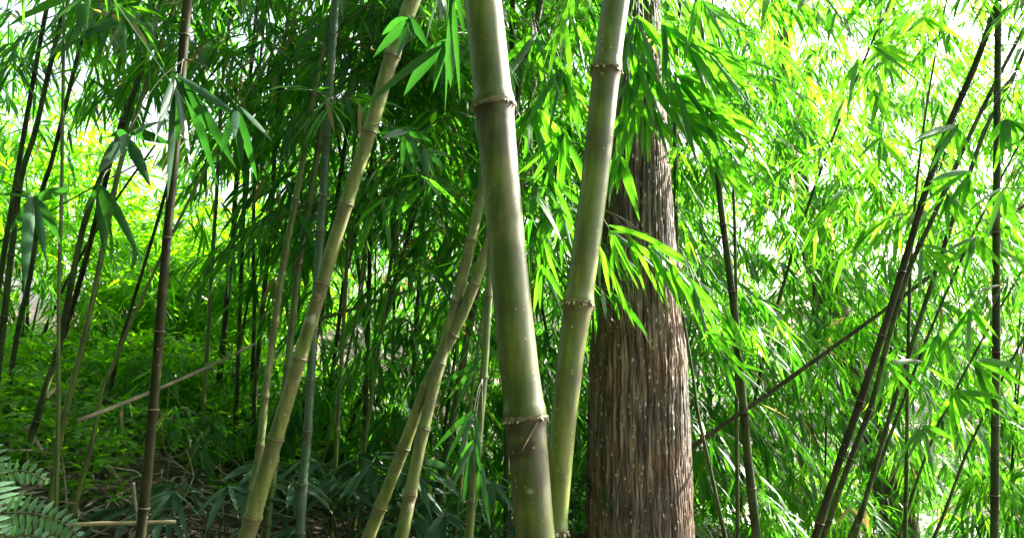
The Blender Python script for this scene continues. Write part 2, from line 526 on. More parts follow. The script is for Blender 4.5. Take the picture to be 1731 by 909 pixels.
# ------------------------------------------------------------------ ground
def axis(lo, hi, fine_lo, fine_hi, step):
    a = list(np.arange(fine_lo, fine_hi + 1e-6, step))
    s, x = step, fine_hi
    while x < hi:
        s *= 1.35; x += s; a.append(x)
    s, x = step, fine_lo
    while x > lo:
        s *= 1.35; x -= s; a.insert(0, x)
    return np.array(a)


gx = axis(-400, 400, -9, 9, 0.12)
gy = axis(-300, 600, -2, 18, 0.12)
GX, GY = np.meshgrid(gx, gy)
GZ = ground(GX, GY) + rng.normal(0, 0.012, GX.shape)
nx, ny = len(gx), len(gy)
i = (np.arange(ny - 1)[:, None] * nx + np.arange(nx - 1)[None]).ravel()
gl = np.stack([i, i + 1, i + nx + 1, i + nx], -1).ravel()
me = mesh_np('ground', np.stack([GX, GY, GZ], -1).reshape(-1, 3), gl, np.full(len(i), 4), SOIL)
go = put(bpy.data.objects.new('ground', me))
tag(go, 'dark forest soil sloping up to the left', kind='structure')

# pale path low on the right
g = Geo()
pp = np.array([[2.2, 15.0], [3.2, 13.4], [4.6, 12.4], [7.0, 12.0], [11.0, 12.4]])
u = np.linspace(0, 1, 40)
px_ = np.interp(u, np.linspace(0, 1, 5), pp[:, 0]); py_ = np.interp(u, np.linspace(0, 1, 5), pp[:, 1])
tx, ty = np.gradient(px_), np.gradient(py_)
nl = np.hypot(tx, ty)
V = []
for k in range(40):
    for s_ in (-0.8, -0.4, 0, 0.4, 0.8):
        x_, y_ = px_[k] - ty[k] / nl[k] * s_, py_[k] + tx[k] / nl[k] * s_
        V.append([x_, y_, float(ground(x_, y_)) + 0.05])
q = []
for k in range(39):
    for j in range(4):
        a = k * 5 + j
        q += [a, a + 5, a + 6, a + 1]
g.add(V, q, [4] * (39 * 4))
tag(g.build('path', CONCRETE), 'pale sunlit path glimpsed low through the leaves', kind='structure')


# ------------------------------------------------------------------ the cedar trunk
def spline(P, n):
    """Catmull-Rom through the points"""
    P = np.asarray(P, float)
    Q = np.vstack([2 * P[0] - P[1], P, 2 * P[-1] - P[-2]])
    seg = len(P) - 1
    d = np.r_[0, np.cumsum(np.linalg.norm(np.diff(P, axis=0), axis=1))]
    s = np.linspace(0, d[-1], n)
    out = []
    for v in s:
        k = min(seg - 1, np.searchsorted(d, v, 'right') - 1)
        t = (v - d[k]) / (d[k + 1] - d[k] + 1e-12)
        a, b, c, e = Q[k], Q[k + 1], Q[k + 2], Q[k + 3]
        out.append(0.5 * ((2 * b) + (-a + c) * t + (2 * a - 5 * b + 4 * c - e) * t * t + (-a + 3 * b - 3 * c + e) * t ** 3))
    return np.array(out)


def smooth_noise(shape, cells, seed):
    """periodic in axis 1 value noise"""
    r = np.random.default_rng(seed)
    cy_, cx_ = cells
    G = r.random((cy_ + 2, cx_))
    yy = np.linspace(0, cy_, shape[0], endpoint=False)
    xx = np.linspace(0, cx_, shape[1], endpoint=False)
    y0 = yy.astype(int); x0 = xx.astype(int)
    fy = (yy - y0); fx = (xx - x0)
    fy = fy * fy * (3 - 2 * fy); fx = fx * fx * (3 - 2 * fx)
    x1 = (x0 + 1) % cx_
    a = G[y0][:, x0]; b = G[y0][:, x1]; c = G[y0 + 1][:, x0]; d = G[y0 + 1][:, x1]
    return (a * (1 - fx) + b * fx) * (1 - fy)[:, None] + (c * (1 - fx) + d * fx) * fy[:, None]


TY = 4.3
edge = [(909, 990, 1168), (750, 992, 1163), (600, 997, 1157), (450, 1006, 1143), (300, 1019, 1132), (150, 1026, 1122), (0, 1031, 1114)]
Pc = np.array([at((a + b) / 2, y, TY) for y, a, b in edge])
Rc = np.array([(b - a) / 2 / F * TY for y, a, b in edge])
base = np.array([Pc[0][0] - 0.01, TY, float(ground(Pc[0][0], TY)) - 0.05])
Pc = np.vstack([base, Pc]); Rc = np.r_[Rc[0] * 1.18, Rc]
dirn = Pc[-1] - Pc[-3]; dirn /= np.linalg.norm(dirn)
for k in range(1, 6):
    Pc = np.vstack([Pc, Pc[-1] + dirn * 1.2]); Rc = np.r_[Rc, Rc[-1] * 0.9]
NV, NA = 1100, 440
axis_ = spline(Pc, NV)
rad_ = np.interp(axis_[:, 2], Pc[:, 2], Rc)
u = np.linspace(0, 1, NV)[:, None]
warp = (smooth_noise((NV, NA), (40, 14), 1) - 0.5) * 0.013 + (smooth_noise((NV, NA), (260, 40), 2) - 0.5) * 0.008
ang = np.arange(NA)[None] / NA
rid = np.zeros((NV, NA))
for nr, amp, sd_ in ((37, 1.0, 3), (71, 0.6, 4)):
    ph = (ang + warp) * nr + 0.3 * smooth_noise((NV, NA), (36, nr), sd_ + 20)
    w = np.abs((ph % 1.0) - 0.5) * 2
    dep = 0.25 + 1.1 * smooth_noise((NV, NA), (30, nr), sd_)
    rid -= amp * dep * np.exp(-((1 - w) / 0.13) ** 2)
rid += 0.45 * (smooth_noise((NV, NA), (90, 60), 9) - 0.5) + 0.3 * (smooth_noise((NV, NA), (220, 150), 10) - 0.5)
fl = 1 + 0.05 * np.sin(2 * np.pi * 3 * ang + 1.2) + 0.03 * np.sin(2 * np.pi * 5 * ang)
Rr = rad_[:, None] * fl + rid * 0.016
th = ang * 2 * np.pi
V = np.stack([axis_[:, 0:1] + Rr * np.cos(th), axis_[:, 1:2] + Rr * np.sin(th), np.repeat(axis_[:, 2:3], NA, 1)], -1).reshape(-1, 3)
i = np.arange(NV - 1)[:, None] * NA; j = np.arange(NA)[None]; k = (j + 1) % NA
lp = np.stack([i + j, i + k, i + NA + k, i + NA + j], -1).ravel()
tree = empty('cedar_tree', base)
tag(tree, 'tall thick tree trunk with furrowed brown bark behind the two large bamboo culms', 'tree')
me = mesh_np('trunk', V - base, lp, np.full((NV - 1) * NA, 4), BARK)
put(bpy.data.objects.new('trunk', me), tree)


# ------------------------------------------------------------------ bamboo culms
def culm(name, label, pts, mat, depth, nodes=None, nspace=0.3, rings=True, up=3.0, curl=0.12, fol=None, dn=True, group=None, flare=0.1, ring_mat=None, cat='bamboo', extra=None, hi=False, scurf=None, patches=(), tint=(0.4, 0.2)):
    """pts: [(px, py, width_px)], from the top down; depth: (top, bottom) metres"""
    pts = sorted(pts, key=lambda p: p[1])
    ys = np.array([p[1] for p in pts], float)
    dep = np.interp(ys, [ys[0], ys[-1]], depth)
    P = np.array([at(p[0], p[1], d) for p, d in zip(pts, dep)])
    r = np.array([p[2] * d / F / 2 for p, d in zip(pts, dep)])
    # below the frame down to the soil
    d0 = P[-1] - P[-2]; d0 /= np.linalg.norm(d0)
    ext = []
    if dn:
        q = P[-1].copy()
        for _ in range(400):
            q = q + d0 * 0.05
            d0 = unit(d0 + np.array([0, 0, -0.006]))
            ext.append(q.copy())
            if q[2] < float(ground(q[0], q[1])) - 0.05:
                break
        ext = ext[::4] + [ext[-1]] if len(ext) > 4 else ext[-1:]
        P = np.vstack([P] + [np.array(ext)])
        r = np.r_[r, [r[-1] * (1 + flare * 0.1)] * len(ext)]
    d1 = P[0] - P[1]; d1 /= np.linalg.norm(d1)
    lean = np.array([d1[0], d1[1], 0]); lean = lean / (np.linalg.norm(lean) + 1e-6)
    top = []
    q = P[0].copy(); L = 0; rt = []
    while L < up:
        d1 = unit(d1 + lean * curl * 0.25)
        q = q + d1 * 0.25; L += 0.25
        top.insert(0, q.copy()); rt.insert(0, r[0] * (1 - 0.75 * L / max(up, 0.3)))
    if top:
        P = np.vstack([np.array(top), P]); r = np.r_[rt, r]
    P = P[::-1]; r = r[::-1]                       # bottom up
    D = np.r_[0, np.cumsum(np.linalg.norm(np.diff(P, axis=0), axis=1))]
    tot = D[-1]
    n = int(tot / 0.03) + 2
    S = spline(P, n)
    d = np.linspace(0, tot, n)
    rr = np.interp(d, D, r)
    base = S[0].copy()
    root = empty(name, base)
    tag(root, label, cat, group)
    # nodes along the stem
    if nodes:
        zs = np.array([at(0, y_, np.interp(y_, [ys[0], ys[-1]], depth))[2] for y_ in nodes])
        nd = sorted(float(np.interp(z, S[:, 2], d)) for z in zs)
        sp = np.mean(np.diff(nd)) if len(nd) > 1 else nspace
        k = nd[0] - sp * 0.9
        while k > 0.05:
            nd.insert(0, k); k -= sp * 0.85
        k = nd[-1] + sp
        while k < tot - 0.1:
            nd.append(k); k += sp
    else:
        nd = []
        k = 0.1 + random.random() * nspace
        while k < tot - 0.05:
            nd.append(k); k += nspace * random.uniform(0.85, 1.15)
    nd = np.array(nd)
    # finer samples near the nodes
    dd = set(np.round(d, 4))
    if rings:
        for k in nd:
            for o_ in (-0.4, -0.22, -0.1, 0, 0.1, 0.22, 0.4):
                dd.add(round(float(np.clip(k + o_ * 0.08, 0, tot)), 4))
    dd = np.array(sorted(dd))
    X = np.stack([np.interp(dd, d, S[:, a]) for a in range(3)], -1)
    rx = np.interp(dd, d, rr)
    below = np.zeros(len(dd))
    for k in nd:
        e = (dd - k)
        sw = np.maximum(0.012, rx)
        rx = rx * (1 + 0.09 * np.exp(-(e / (0.3 * sw)) ** 2) + 0.075 * np.exp(-((e - 0.42 * sw) / (0.26 * sw)) ** 2) + 0.035 * np.exp(-(e / (1.3 * sw)) ** 2))
        below = np.maximum(below, np.where(e < 0, np.exp(e / (2.6 * np.median(rr) + 0.02)), np.exp(-e / 0.008) * 0.6))
    if scurf:
        below *= 0
        for k in nd:
            e = dd - k
            below = np.maximum(below, np.where(e < 0, scurf[1] * np.exp(-(e / scurf[0]) ** 2), scurf[1] * np.exp(-e / 0.01) * 0.6))
    for (y_, hw, am) in patches:
        c_ = at(0, y_, np.interp(y_, [ys[0], ys[-1]], depth))[2]
        below = np.maximum(below, am * np.exp(-((X[:, 2] - c_) / (hw * 2.0 / F)) ** 4))
    g = Geo()
    g.tube(X - base, rx, 28 if rings and r.max() > 0.02 else (14 if rings else 8), True, below * 0.9)
    stem = g.build('stem', mat, root)
    # node rings as parts
    info = dict(root=root, base=base, nd=nd, S=S, d=d, r=rr, X=X)
    if rings:
        for k in nd:
            c = np.array([np.interp(k, d, S[:, a]) for a in range(3)])
            dist = np.linalg.norm(c - CAM)
            v = c - CAM
            py = H0 / 2 - F * ((-v[1] * math.sin(PITCH) + v[2] * math.cos(PITCH)) / (v[1] * math.cos(PITCH) + v[2] * math.sin(PITCH)))
            if py < -60 or py > H0 + 60:
                continue
            T = unit(np.array([np.interp(k + 0.02, d, S[:, a]) - np.interp(k - 0.02, d, S[:, a]) for a in range(3)]))
            rad = float(np.interp(k, d, rr))
            g = Geo()
            A = unit(np.cross(T, np.array([0.3, -0.9, 0.1]))); B = np.cross(T, A)
            m, nn = 36, 8
            ph = np.arange(m) * 2 * np.pi / m
            wob = 1 + 0.02 * np.sin(ph * 3 + random.random() * 6) + 0.012 * np.random.default_rng(int(k * 1000)).normal(size=m)
            tilt = 0.10 * np.sin(ph + random.random() * 6) * rad
            tr = max(0.0016, rad * 0.085)
            V = np.zeros((m, nn, 3))
            for a_ in range(nn):
                f = a_ * 2 * np.pi / nn
                rad2 = rad * 1.115 * wob + tr * math.cos(f) * 1.1
                h_ = tr * math.sin(f) * 1.2 + tilt * 0.5
                V[:, a_] = c - base + (A[None] * np.cos(ph)[:, None] + B[None] * np.sin(ph)[:, None]) * rad2[:, None] + T[None] * h_[:, None]
            q = []
            for a_ in range(m):
                for b_ in range(nn):
                    q += [a_ * nn + b_, ((a_ + 1) % m) * nn + b_, ((a_ + 1) % m) * nn + (b_ + 1) % nn, a_ * nn + (b_ + 1) % nn]
            g.add(V.reshape(-1, 3), q, [4] * (m * nn))
            rg = g.build('node_ring', ring_mat or RING, root)
            if extra:
                extra(rg, c - base, T, A, B, rad, k)
    # leafy branches
    if fol:
        y0, y1, nb, blen, leaf, width, ntw = fol
        zhi = at(0, y0, depth[0])[2]; zlo = at(0, y1, depth[-1])[2]
        pos = np.random.default_rng(int(abs(base[0]) * 1000) + nb)
        dsel = np.interp(pos.uniform(zlo, zhi, nb), S[:, 2], d)
        dsel = np.array([nd[np.argmin(abs(nd - k))] if pos.random() < 0.7 else k for k in dsel])
        B_ = np.stack([np.interp(dsel, d, S[:, a]) for a in range(3)], -1)
        an = pos.uniform(0, 2 * np.pi, nb)
        D_ = np.stack([np.cos(an), np.sin(an), pos.uniform(0.3, 1.1, nb)], -1)
        lg = Geo()
        branch_sprays(lg, lg, B_, D_, pos.uniform(0.6, 1.25, nb) * blen, ntw, hi, leaf, width, tint)
        lg.build('foliage', LEAF, root, base, mat2=TWIG).location = (0, 0, 0)
    return info


def px_path(s, w):
    w = tuple(v * 0.84 for v in w)
    return [(a, b, w if not isinstance(w, tuple) else np.interp(i, [0, len(s) - 1], w)) for i, (a, b) in enumerate(s)]


GRP = 'bamboo culms of the grove'


def nubs(ring, c, T, A, B, rad, k):
    """little root nubs and a frayed sheath edge on a node"""
    r = np.random.default_rng(int(k * 977) % 9999)
    for _ in range(13):
        a = r.uniform(0, 2 * np.pi)
        o = A * math.cos(a) + B * math.sin(a)
        g = Geo()
        p0 = c + o * rad * 1.12 - T * 0.002
        p1 = p0 + o * r.uniform(0.003, 0.007) - T * r.uniform(0.003, 0.010)
        g.tube(np.array([p0 - o * 0.004, p0, (p0 * 0.45 + p1 * 0.55), p1]), np.array([0.0028, 0.003, 0.0024, 0.0008]), 6)
        g.build('root_nub', NUB, ring)
    g = Geo()
    n_ = 60
    V = []
    for q in range(n_):
        a = q / n_ * 5.2 + r.uniform(0, 0.02)
        o = A * math.cos(a) + B * math.sin(a)
        hh = 0.003 + 0.006 * abs(math.sin(q * 0.9)) * r.random()
        V += [c + o * rad * 1.1 - T * 0.002, c + o * (rad * 1.17 + r.random() * 0.004) + T * hh]
    q = []
    for a in range(n_ - 1):
        q += [2 * a, 2 * a + 1, 2 * a + 3, 2 * a + 2]
    g.add(V, q, [4] * (n_ - 1))
    g.build('sheath_edge', SHEATH, ring)
    if rad < 0.04 or ring.parent.location.z + c[2] > 1.5:
        return
    g = Geo()
    o = unit(A * 0.2 + np.array([0.15, -1, 0]))
    p0 = c + o * rad * 1.12 + np.cross(T, o) * rad * 0.3
    p1 = p0 - T * 0.03 - np.cross(T, o) * 0.02 + o * 0.004
    p2 = p1 - T * 0.028 - np.cross(T, o) * 0.026 - o * 0.001
    g.leaves(np.array([p0]), np.array([p2 - p0]), np.linalg.norm(p2 - p0), 0.004, 0.02, 0.4, hi=True, roll=0.1, side=np.array([np.cross(T, o)]))
    g.build('sheath_scrap', SHEATH, ring)


F1 = culm('bamboo_culm', 'thickest olive green bamboo culm, leaning left, two frayed nodes, closest in front',
          [(816, 0, 66), (835, 180, 65), (846, 300, 64), (860, 450, 63), (875, 600, 66), (888, 708, 65), (905, 909, 65)],
          CULM_BIG, (2.08, 1.94), nodes=[180, 708], up=2.5, group=GRP, extra=nubs, curl=0.05, scurf=(0.13, 1.3), patches=[(235, 40, 0.5), (815, 60, 0.4)])
F2 = culm('bamboo_culm', 'second thick green bamboo culm, leaning right, crossing behind the thickest one at the bottom',
          [(1041, 0, 48), (1025, 120, 47), (1006, 300, 47), (978, 513, 46), (965, 600, 45), (950, 740, 43), (936, 909, 40)],
          CULM_TWO, (2.3, 2.17), nodes=[120, 513, 897], up=2.5, group=GRP, extra=nubs, curl=0.05, scurf=(0.08, 0.9), patches=[(250, 28, 0.9), (645, 26, 0.7), (560, 30, 0.3)])

culm('bamboo_culm', 'straw yellow blotched bamboo culm leaning right across the whole picture height',
     [(698, 0, 27), (661, 100, 26), (625, 222, 24), (585, 345, 23), (545, 478, 23), (507, 605, 23), (466, 741, 25), (428, 873, 27), (416, 909, 28)],
     CULM_YEL, (3.0, 3.0), nodes=[95, 222, 345, 478, 605, 741, 873], group=GRP, fol=(-700, -120, 8, 0.8, 0.18, 0.021, 7))
culm('bamboo_culm', 'pale olive leaning bamboo culm, left one of the close pair beside the thickest culm',
     [(836, -100, 11), (846, 100, 12), (850, 260, 14), (838, 365, 16), (819, 430, 17), (788, 515, 19), (753, 588, 20), (718, 660, 20), (682, 757, 20), (642, 858, 21), (622, 909, 22)],
     CULM_YEL, (3.4, 3.3), nodes=[480, 565, 655, 757, 858], group=GRP, up=3.5)
culm('bamboo_culm', 'pale spotted bamboo culm with a white patch, right one of the close pair',
     [(826, -100, 13), (838, 60, 14), (836, 200, 15), (813, 330, 17), (779, 480, 19), (743, 615, 19), (716, 725, 20), (693, 836, 21), (679, 909, 22)],
     CULM_YEL, (3.6, 3.2), nodes=[408, 510, 615, 725, 836], group=GRP, up=3.5)
culm('bamboo_culm', 'slim yellow green bamboo culm standing just left of the thickest culm at the bottom',
     [(820, -60, 9), (836, 150, 10), (838, 330, 12), (830, 420, 13), (826, 500, 13), (817, 638, 14), (808, 745, 14), (798, 846, 14), (793, 909, 15)],
     CULM_GRN, (3.3, 3.1), nodes=[500, 638, 745, 846], group=GRP, up=3.0)
culm('bamboo_culm', 'blue green upright bamboo culm passing behind the straw yellow leaning culm',
     [(568, 0, 13), (556, 170, 13), (548, 300, 14), (541, 400, 14), (533, 520, 14), (527, 609, 14), (520, 730, 15), (512, 818, 15), (507, 909, 16)],
     CULM_BLU, (3.8, 3.6), nodes=[60, 170, 230, 330, 390, 555, 642, 728, 818, 900], group=GRP, fol=(-100, 150, 9, 0.8, 0.18, 0.021, 7))
culm('bamboo_culm', 'pale slender bamboo culm immediately left of the straw yellow leaning culm at the bottom',
     [(524, 200, 10), (505, 310, 11), (482, 430, 12), (471, 500, 12), (459, 590, 12), (452, 640, 12), (440, 750, 13), (426, 830, 13), (412, 909, 13)],
     CULM_YEL, (4.0, 3.6), nodes=[430, 545, 672, 754, 830], group=GRP, fol=(-150, 250, 10, 0.8, 0.18, 0.021, 7))
culm('bamboo_culm', 'slender green bamboo culm between the blue green culm and the pale slender one',
     [(545, 200, 10), (530, 300, 11), (505, 450, 12), (496, 530, 12), (487, 609, 12), (477, 690, 12), (466, 770, 12), (449, 909, 13)],
     CULM_GRN, (4.2, 3.9), nodes=[345, 447, 533, 620, 780, 885], group=GRP, fol=(-150, 200, 10, 0.8, 0.18, 0.021, 7))
culm('bamboo_culm', 'brown upright bamboo culm alone at left, its top behind big drooping leaves',
     [(317, 0, 16), (307, 120, 16), (291, 310, 15), (280, 430, 15), (268, 580, 16), (258, 700, 16), (246, 830, 17), (237, 909, 17)],
     CULM_BRN, (2.32, 2.32), nspace=0.24, group=GRP, ring_mat=RINGD, fol=(-300, -60, 3, 0.5, 0.19, 0.022, 5), hi=True)

left_set = [
    ('dark bamboo culm leaning right with its foot in the leaf litter above the ferns', [(275, 0), (235, 130), (190, 260), (168, 305), (142, 380), (122, 470), (109, 540), (96, 600), (79, 650), (59, 720), (38, 790)], (10, 14), 4.0, CULM_DRK, 14),
    ('green leaning bamboo culm meeting a thin upright one above the fern fronds', [(255, 120), (215, 240), (198, 300), (178, 400), (162, 480), (145, 560), (129, 625), (109, 705), (96, 775), (84, 870)], (9, 14), 3.7, CULM_GRN, 10),
    ('thin upright green bamboo culm nearest the fern fronds', [(108, 20), (106, 180), (104, 330), (100, 470), (99, 600), (99, 700), (95, 835)], (6, 9), 3.5, CULM_GRN, 9),
    ('black looking bamboo culm leaning right at the left edge, crossing the picture corner', [(110, 10), (85, 110), (60, 220), (36, 300), (20, 420), (4, 560), (-10, 680)], (9, 14), 4.2, CULM_DRK, 14),
    ('dark thin bamboo culm at the left edge, second of the leaning ones from the corner', [(70, 60), (45, 200), (28, 300), (8, 420), (-12, 540)], (9, 12), 4.6, CULM_DRK, 10),
    ('thin leaning dark cane crossing left of the brown upright culm', [(300, 250), (270, 360), (240, 460), (205, 575), (190, 640)], (6, 8), 5.2, CULM_DRK, 7),
    ('young grey green stem leaning right over the leaf litter', [(215, 560), (190, 620), (172, 660), (155, 750), (130, 840)], (7, 11), 3.8, CULM_GRN, 0),
    ('dark bamboo culm leaning in the crowd of stems at far left', [(150, 20), (125, 120), (88, 270), (70, 330), (52, 460), (30, 560), (10, 690), (2, 760)], (8, 12), 4.9, CULM_DRK, 12),
    ('dark crooked bamboo culm showing against the white sky gap at upper left', [(262, 0), (232, 110), (215, 170), (180, 300), (150, 420), (128, 500)], (9, 11), 5.6, CULM_BRN, 12),
    ('slim dark upright culm, leftmost of the row right of the brown culm', [(420, 180), (418, 240), (413, 330), (407, 480), (402, 620), (396, 760), (392, 860)], (7, 10), 5.2, CULM_DRK, 10),
    ('slim black upright culm, second of the row right of the brown culm', [(436, 160), (432, 250), (428, 400), (430, 520), (426, 650), (418, 800)], (6, 9), 5.6, CULM_DRK, 10),
    ('slim black culm leaning right, third of the row right of the brown culm', [(468, 200), (460, 330), (452, 440), (440, 560), (432, 650), (425, 770)], (8, 10), 5.0, CULM_DRK, 10),
    ('thin dark culm with a kink, standing left of the row over the bright shrubs', [(398, 330), (394, 400), (386, 480), (379, 560), (371, 640), (366, 720)], (10, 13), 5.8, CULM_DRK, 6),
    ('thin dark stem crossing the row of slim culms on a slant', [(470, 300), (447, 400), (425, 480), (405, 590), (395, 640)], (5, 6), 5.9, CULM_DRK, 6),
]
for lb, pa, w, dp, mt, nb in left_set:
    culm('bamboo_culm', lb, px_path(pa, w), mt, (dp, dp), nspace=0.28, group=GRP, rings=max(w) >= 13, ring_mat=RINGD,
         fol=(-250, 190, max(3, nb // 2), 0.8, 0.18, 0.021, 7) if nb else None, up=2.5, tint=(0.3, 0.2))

mid_set = [
    ('dark upright culm in the shaded middle, behind the thin slanting branch', [(636, 120), (630, 250), (628, 330), (624, 480), (621, 600), (616, 760), (612, 909)], (8, 10), 5.0),
    ('dark culm leaning right in the shaded middle, left of the upright dark one', [(640, 200), (625, 290), (611, 345), (590, 440), (581, 480), (566, 600), (552, 700), (538, 860)], (7, 9), 5.6),
    ('dark culm leaning right in the shaded middle, reaching up toward the close pair', [(735, 240), (712, 320), (690, 400), (664, 490), (644, 560), (620, 640), (592, 730), (575, 800)], (8, 10), 5.4),
    ('black upright stem behind the close pair of pale culms', [(712, 420), (707, 500), (700, 600), (697, 700), (693, 840)], (7, 9), 5.8),
    ('thin black stem at the foot of the close pair, slanting behind it', [(722, 520), (695, 590), (657, 625), (636, 680), (614, 750), (598, 800)], (6, 7), 6.2),
    ('thin dark upright stem left of the close pair near the bottom', [(668, 430), (666, 520), (664, 620), (664, 700), (662, 800)], (6, 7), 6.4),
    ('thin dark stem standing between the close pair and the yellow green culm', [(790, 500), (770, 600), (755, 700), (742, 800), (730, 909)], (6, 8), 5.2),
    ('dark culm rising behind the top of the thickest culm, upright', [(868, -20), (866, 60), (864, 170), (862, 330)], (12, 12), 4.4),
    ('dark culm leaning right, seen in the gap between the two thick culms at the top', [(918, -20), (905, 50), (882, 130), (866, 200), (845, 300)], (13, 14), 4.2),
    ('thin green stem in the shaded middle, under the slanting branch', [(610, 470), (603, 530), (590, 590), (580, 640), (560, 720)], (5, 6), 4.8),
    ('thin green stem rising behind the upper end of the pale dry cane', [(372, 200), (366, 330), (358, 450), (352, 560), (344, 680), (338, 760)], (7, 9), 5.0),
    ('thin green stem leaning right in the shaded middle, right of the dark upright culm', [(690, 250), (676, 350), (655, 480), (640, 590), (624, 700), (606, 830)], (7, 9), 4.7),
    ('thin green stem, straight, between the blue green culm and the dark upright one', [(592, 330), (586, 450), (579, 580), (572, 700), (563, 850)], (7, 9), 4.5),
    ('thin green stem close behind the yellow green culm at the bottom', [(812, 560), (800, 650), (785, 760), (772, 880)], (7, 9), 4.2),
    ('dark slender culm right behind the slender green one', [(590, 200), (575, 300), (560, 400), (545, 520), (520, 640), (505, 760), (498, 860)], (8, 9), 5.3),
]
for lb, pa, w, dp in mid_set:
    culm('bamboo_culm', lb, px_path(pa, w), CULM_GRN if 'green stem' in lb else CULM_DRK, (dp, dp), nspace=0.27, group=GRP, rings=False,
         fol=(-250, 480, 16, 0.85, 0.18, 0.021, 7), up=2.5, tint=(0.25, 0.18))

right_set = [
    ('slim dark upright culm touching the right edge of the brown tree trunk', [(1141, 200), (1142, 300), (1145, 480), (1149, 570), (1152, 650)], (9, 10), 4.9, CULM_DRK, 0, False),
    ('curving dark green culm right of the tree trunk, thickening toward the bottom edge', [(1205, 200), (1213, 290), (1220, 360), (1233, 460), (1245, 560), (1253, 650), (1265, 780), (1279, 909)], (11, 18), 4.0, CULM_DRK, 10, True),
    ('thin black upright culm just left of the curving dark green one', [(1240, 330), (1243, 430), (1245, 560), (1245, 700), (1247, 909)], (6, 8), 4.6, CULM_DRK, 8, False),
    ('thin dark culm leaning left beside the foot of the tree trunk', [(1172, 640), (1180, 700), (1200, 790), (1213, 850), (1226, 909)], (6, 9), 4.2, CULM_DRK, 0, False),
    ('dark culm leaning right with torn sheaths, left one of the leaning pair at right', [(1688, 0), (1660, 80), (1638, 135), (1605, 210), (1572, 300), (1542, 400), (1515, 490), (1480, 600), (1450, 690), (1412, 800), (1378, 909)], (12, 15), 3.9, CULM_BRN, 12, True),
    ('dark culm leaning right, right one of the leaning pair at right', [(1625, 260), (1592, 335), (1562, 400), (1535, 460), (1505, 560), (1474, 680), (1440, 770), (1405, 870), (1392, 909)], (9, 12), 4.1, CULM_DRK, 8, True),
    ('straight vertical dark culm standing near the right edge', [(1688, -10), (1686, 150), (1685, 300), (1684, 450), (1684, 600), (1682, 760), (1681, 909)], (13, 16), 3.9, CULM_DRK, 12, True),
    ('thin dark cane at the upper right corner leaning past the vertical culm', [(1745, 60), (1731, 88), (1715, 125), (1690, 172), (1665, 220), (1640, 290)], (7, 9), 4.3, CULM_DRK, 6, False),
    ('thin black upright stem right of the leaning pair', [(1540, 440), (1537, 520), (1534, 650), (1533, 760), (1530, 909)], (6, 8), 4.6, CULM_DRK, 6, False),
    ('thin dark cane leaning right between the leaning pair and the thin upright stem', [(1560, 590), (1522, 690), (1492, 770), (1458, 855), (1436, 909)], (6, 9), 4.4, CULM_DRK, 6, False),
    ('thinnest dark cane leaning right from the foot of the thin upright stem', [(1600, 690), (1581, 730), (1558, 790), (1538, 850), (1520, 909)], (5, 6), 4.9, CULM_DRK, 0, False),
    ('thin dark cane leaning right, lowest and nearest to the vertical culm', [(1650, 730), (1631, 772), (1598, 862), (1578, 909)], (5, 7), 4.7, CULM_DRK, 0, False),
]
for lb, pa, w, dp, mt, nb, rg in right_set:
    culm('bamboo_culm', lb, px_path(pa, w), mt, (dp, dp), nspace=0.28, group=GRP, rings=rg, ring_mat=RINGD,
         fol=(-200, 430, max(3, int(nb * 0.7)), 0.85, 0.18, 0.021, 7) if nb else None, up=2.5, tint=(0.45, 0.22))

# slanting loose canes
def cane(name, label, a, b, ya, yb, w, mat, sag=0.0):
    A, B = at(*a, ya), at(*b, yb)
    u = np.linspace(0, 1, 14)
    P = A + (B - A) * u[:, None]
    P[:, 2] -= sag * 4 * u * (1 - u)
    r = w * ya / F / 2
    g = Geo()
    rr = r * (1.1 - 0.35 * u) * (1 + 0.12 * (np.arange(14) % 4 == 0))
    g.tube(P, rr, 8)
    o = g.build(name, mat, None, A)
    tag(o, label, 'cane')
    return o


cane('bamboo_cane', 'long dark cane slanting across the right half behind the leaning pair', (1140, 775), (1760, 325), 4.5, 4.9, 7.5, CULM_BRN, 0.02)
cane('bamboo_cane', 'pale dry cane slanting in front of the bright shrubs at left', (130, 711), (432, 580), 3.5, 4.3, 7, DEADTWIG, 0.015)
cane('bamboo_cane', 'thin grey green cane slanting through the shaded middle', (520, 545), (770, 462), 4.6, 5.0, 6, CULM_GRN, 0.01)

# ------------------------------------------------------------------ branches hanging into the picture, leaf by leaf
def hanging(label, src, depth, sprays, mat=LEAF, tint=0.3, spread=0.08):
    """src: where the branch comes from; sprays: [(x, y, [(dx, dy, w)...])] in pixels of the photograph at that depth"""
    S0 = at(*src, depth + 0.1)
    root = empty('bamboo_branch', S0)
    tag(root, label, 'branch', 'leafy branches hanging between the culms')
    tg, lg = Geo(), Geo()
    for (x, y, lv) in sprays:
        Q = at(x, y, depth)
        mid = (S0 + Q) / 2 + np.array([0, 0, 0.12 * np.linalg.norm(Q - S0)])
        tg.tube(spline([S0, mid, Q], 10) - S0, np.linspace(0.0022, 0.0010, 10), 5)
        B = np.repeat(Q[None], len(lv), 0) + rng.normal(0, 0.006, (len(lv), 3))
        E = np.array([at(x + dx, y + dy, depth + rng.normal(0, spread)) for dx, dy, w in lv])
        D = E - B
        L = np.linalg.norm(D, axis=1)
        Wd = np.array([w for _, _, w in lv]) * depth / F * 0.8
        # leaf blades roughly facing the eye, arching over the tip
        side = np.cross(D, B - CAM)
        dr = 0.16
        D2 = unit(D + np.array([0, 0, dr]) * L[:, None])
        lg.leaves(B - S0, D2, np.linalg.norm(D + np.array([0, 0, dr]) * L[:, None], axis=1), Wd, dr, rng.normal(tint, 0.1, len(lv)), hi=True, roll=0.45, side=side)
    tg.build('twig', TWIG, root)
    lg.build('leaves', mat, root)
    return root


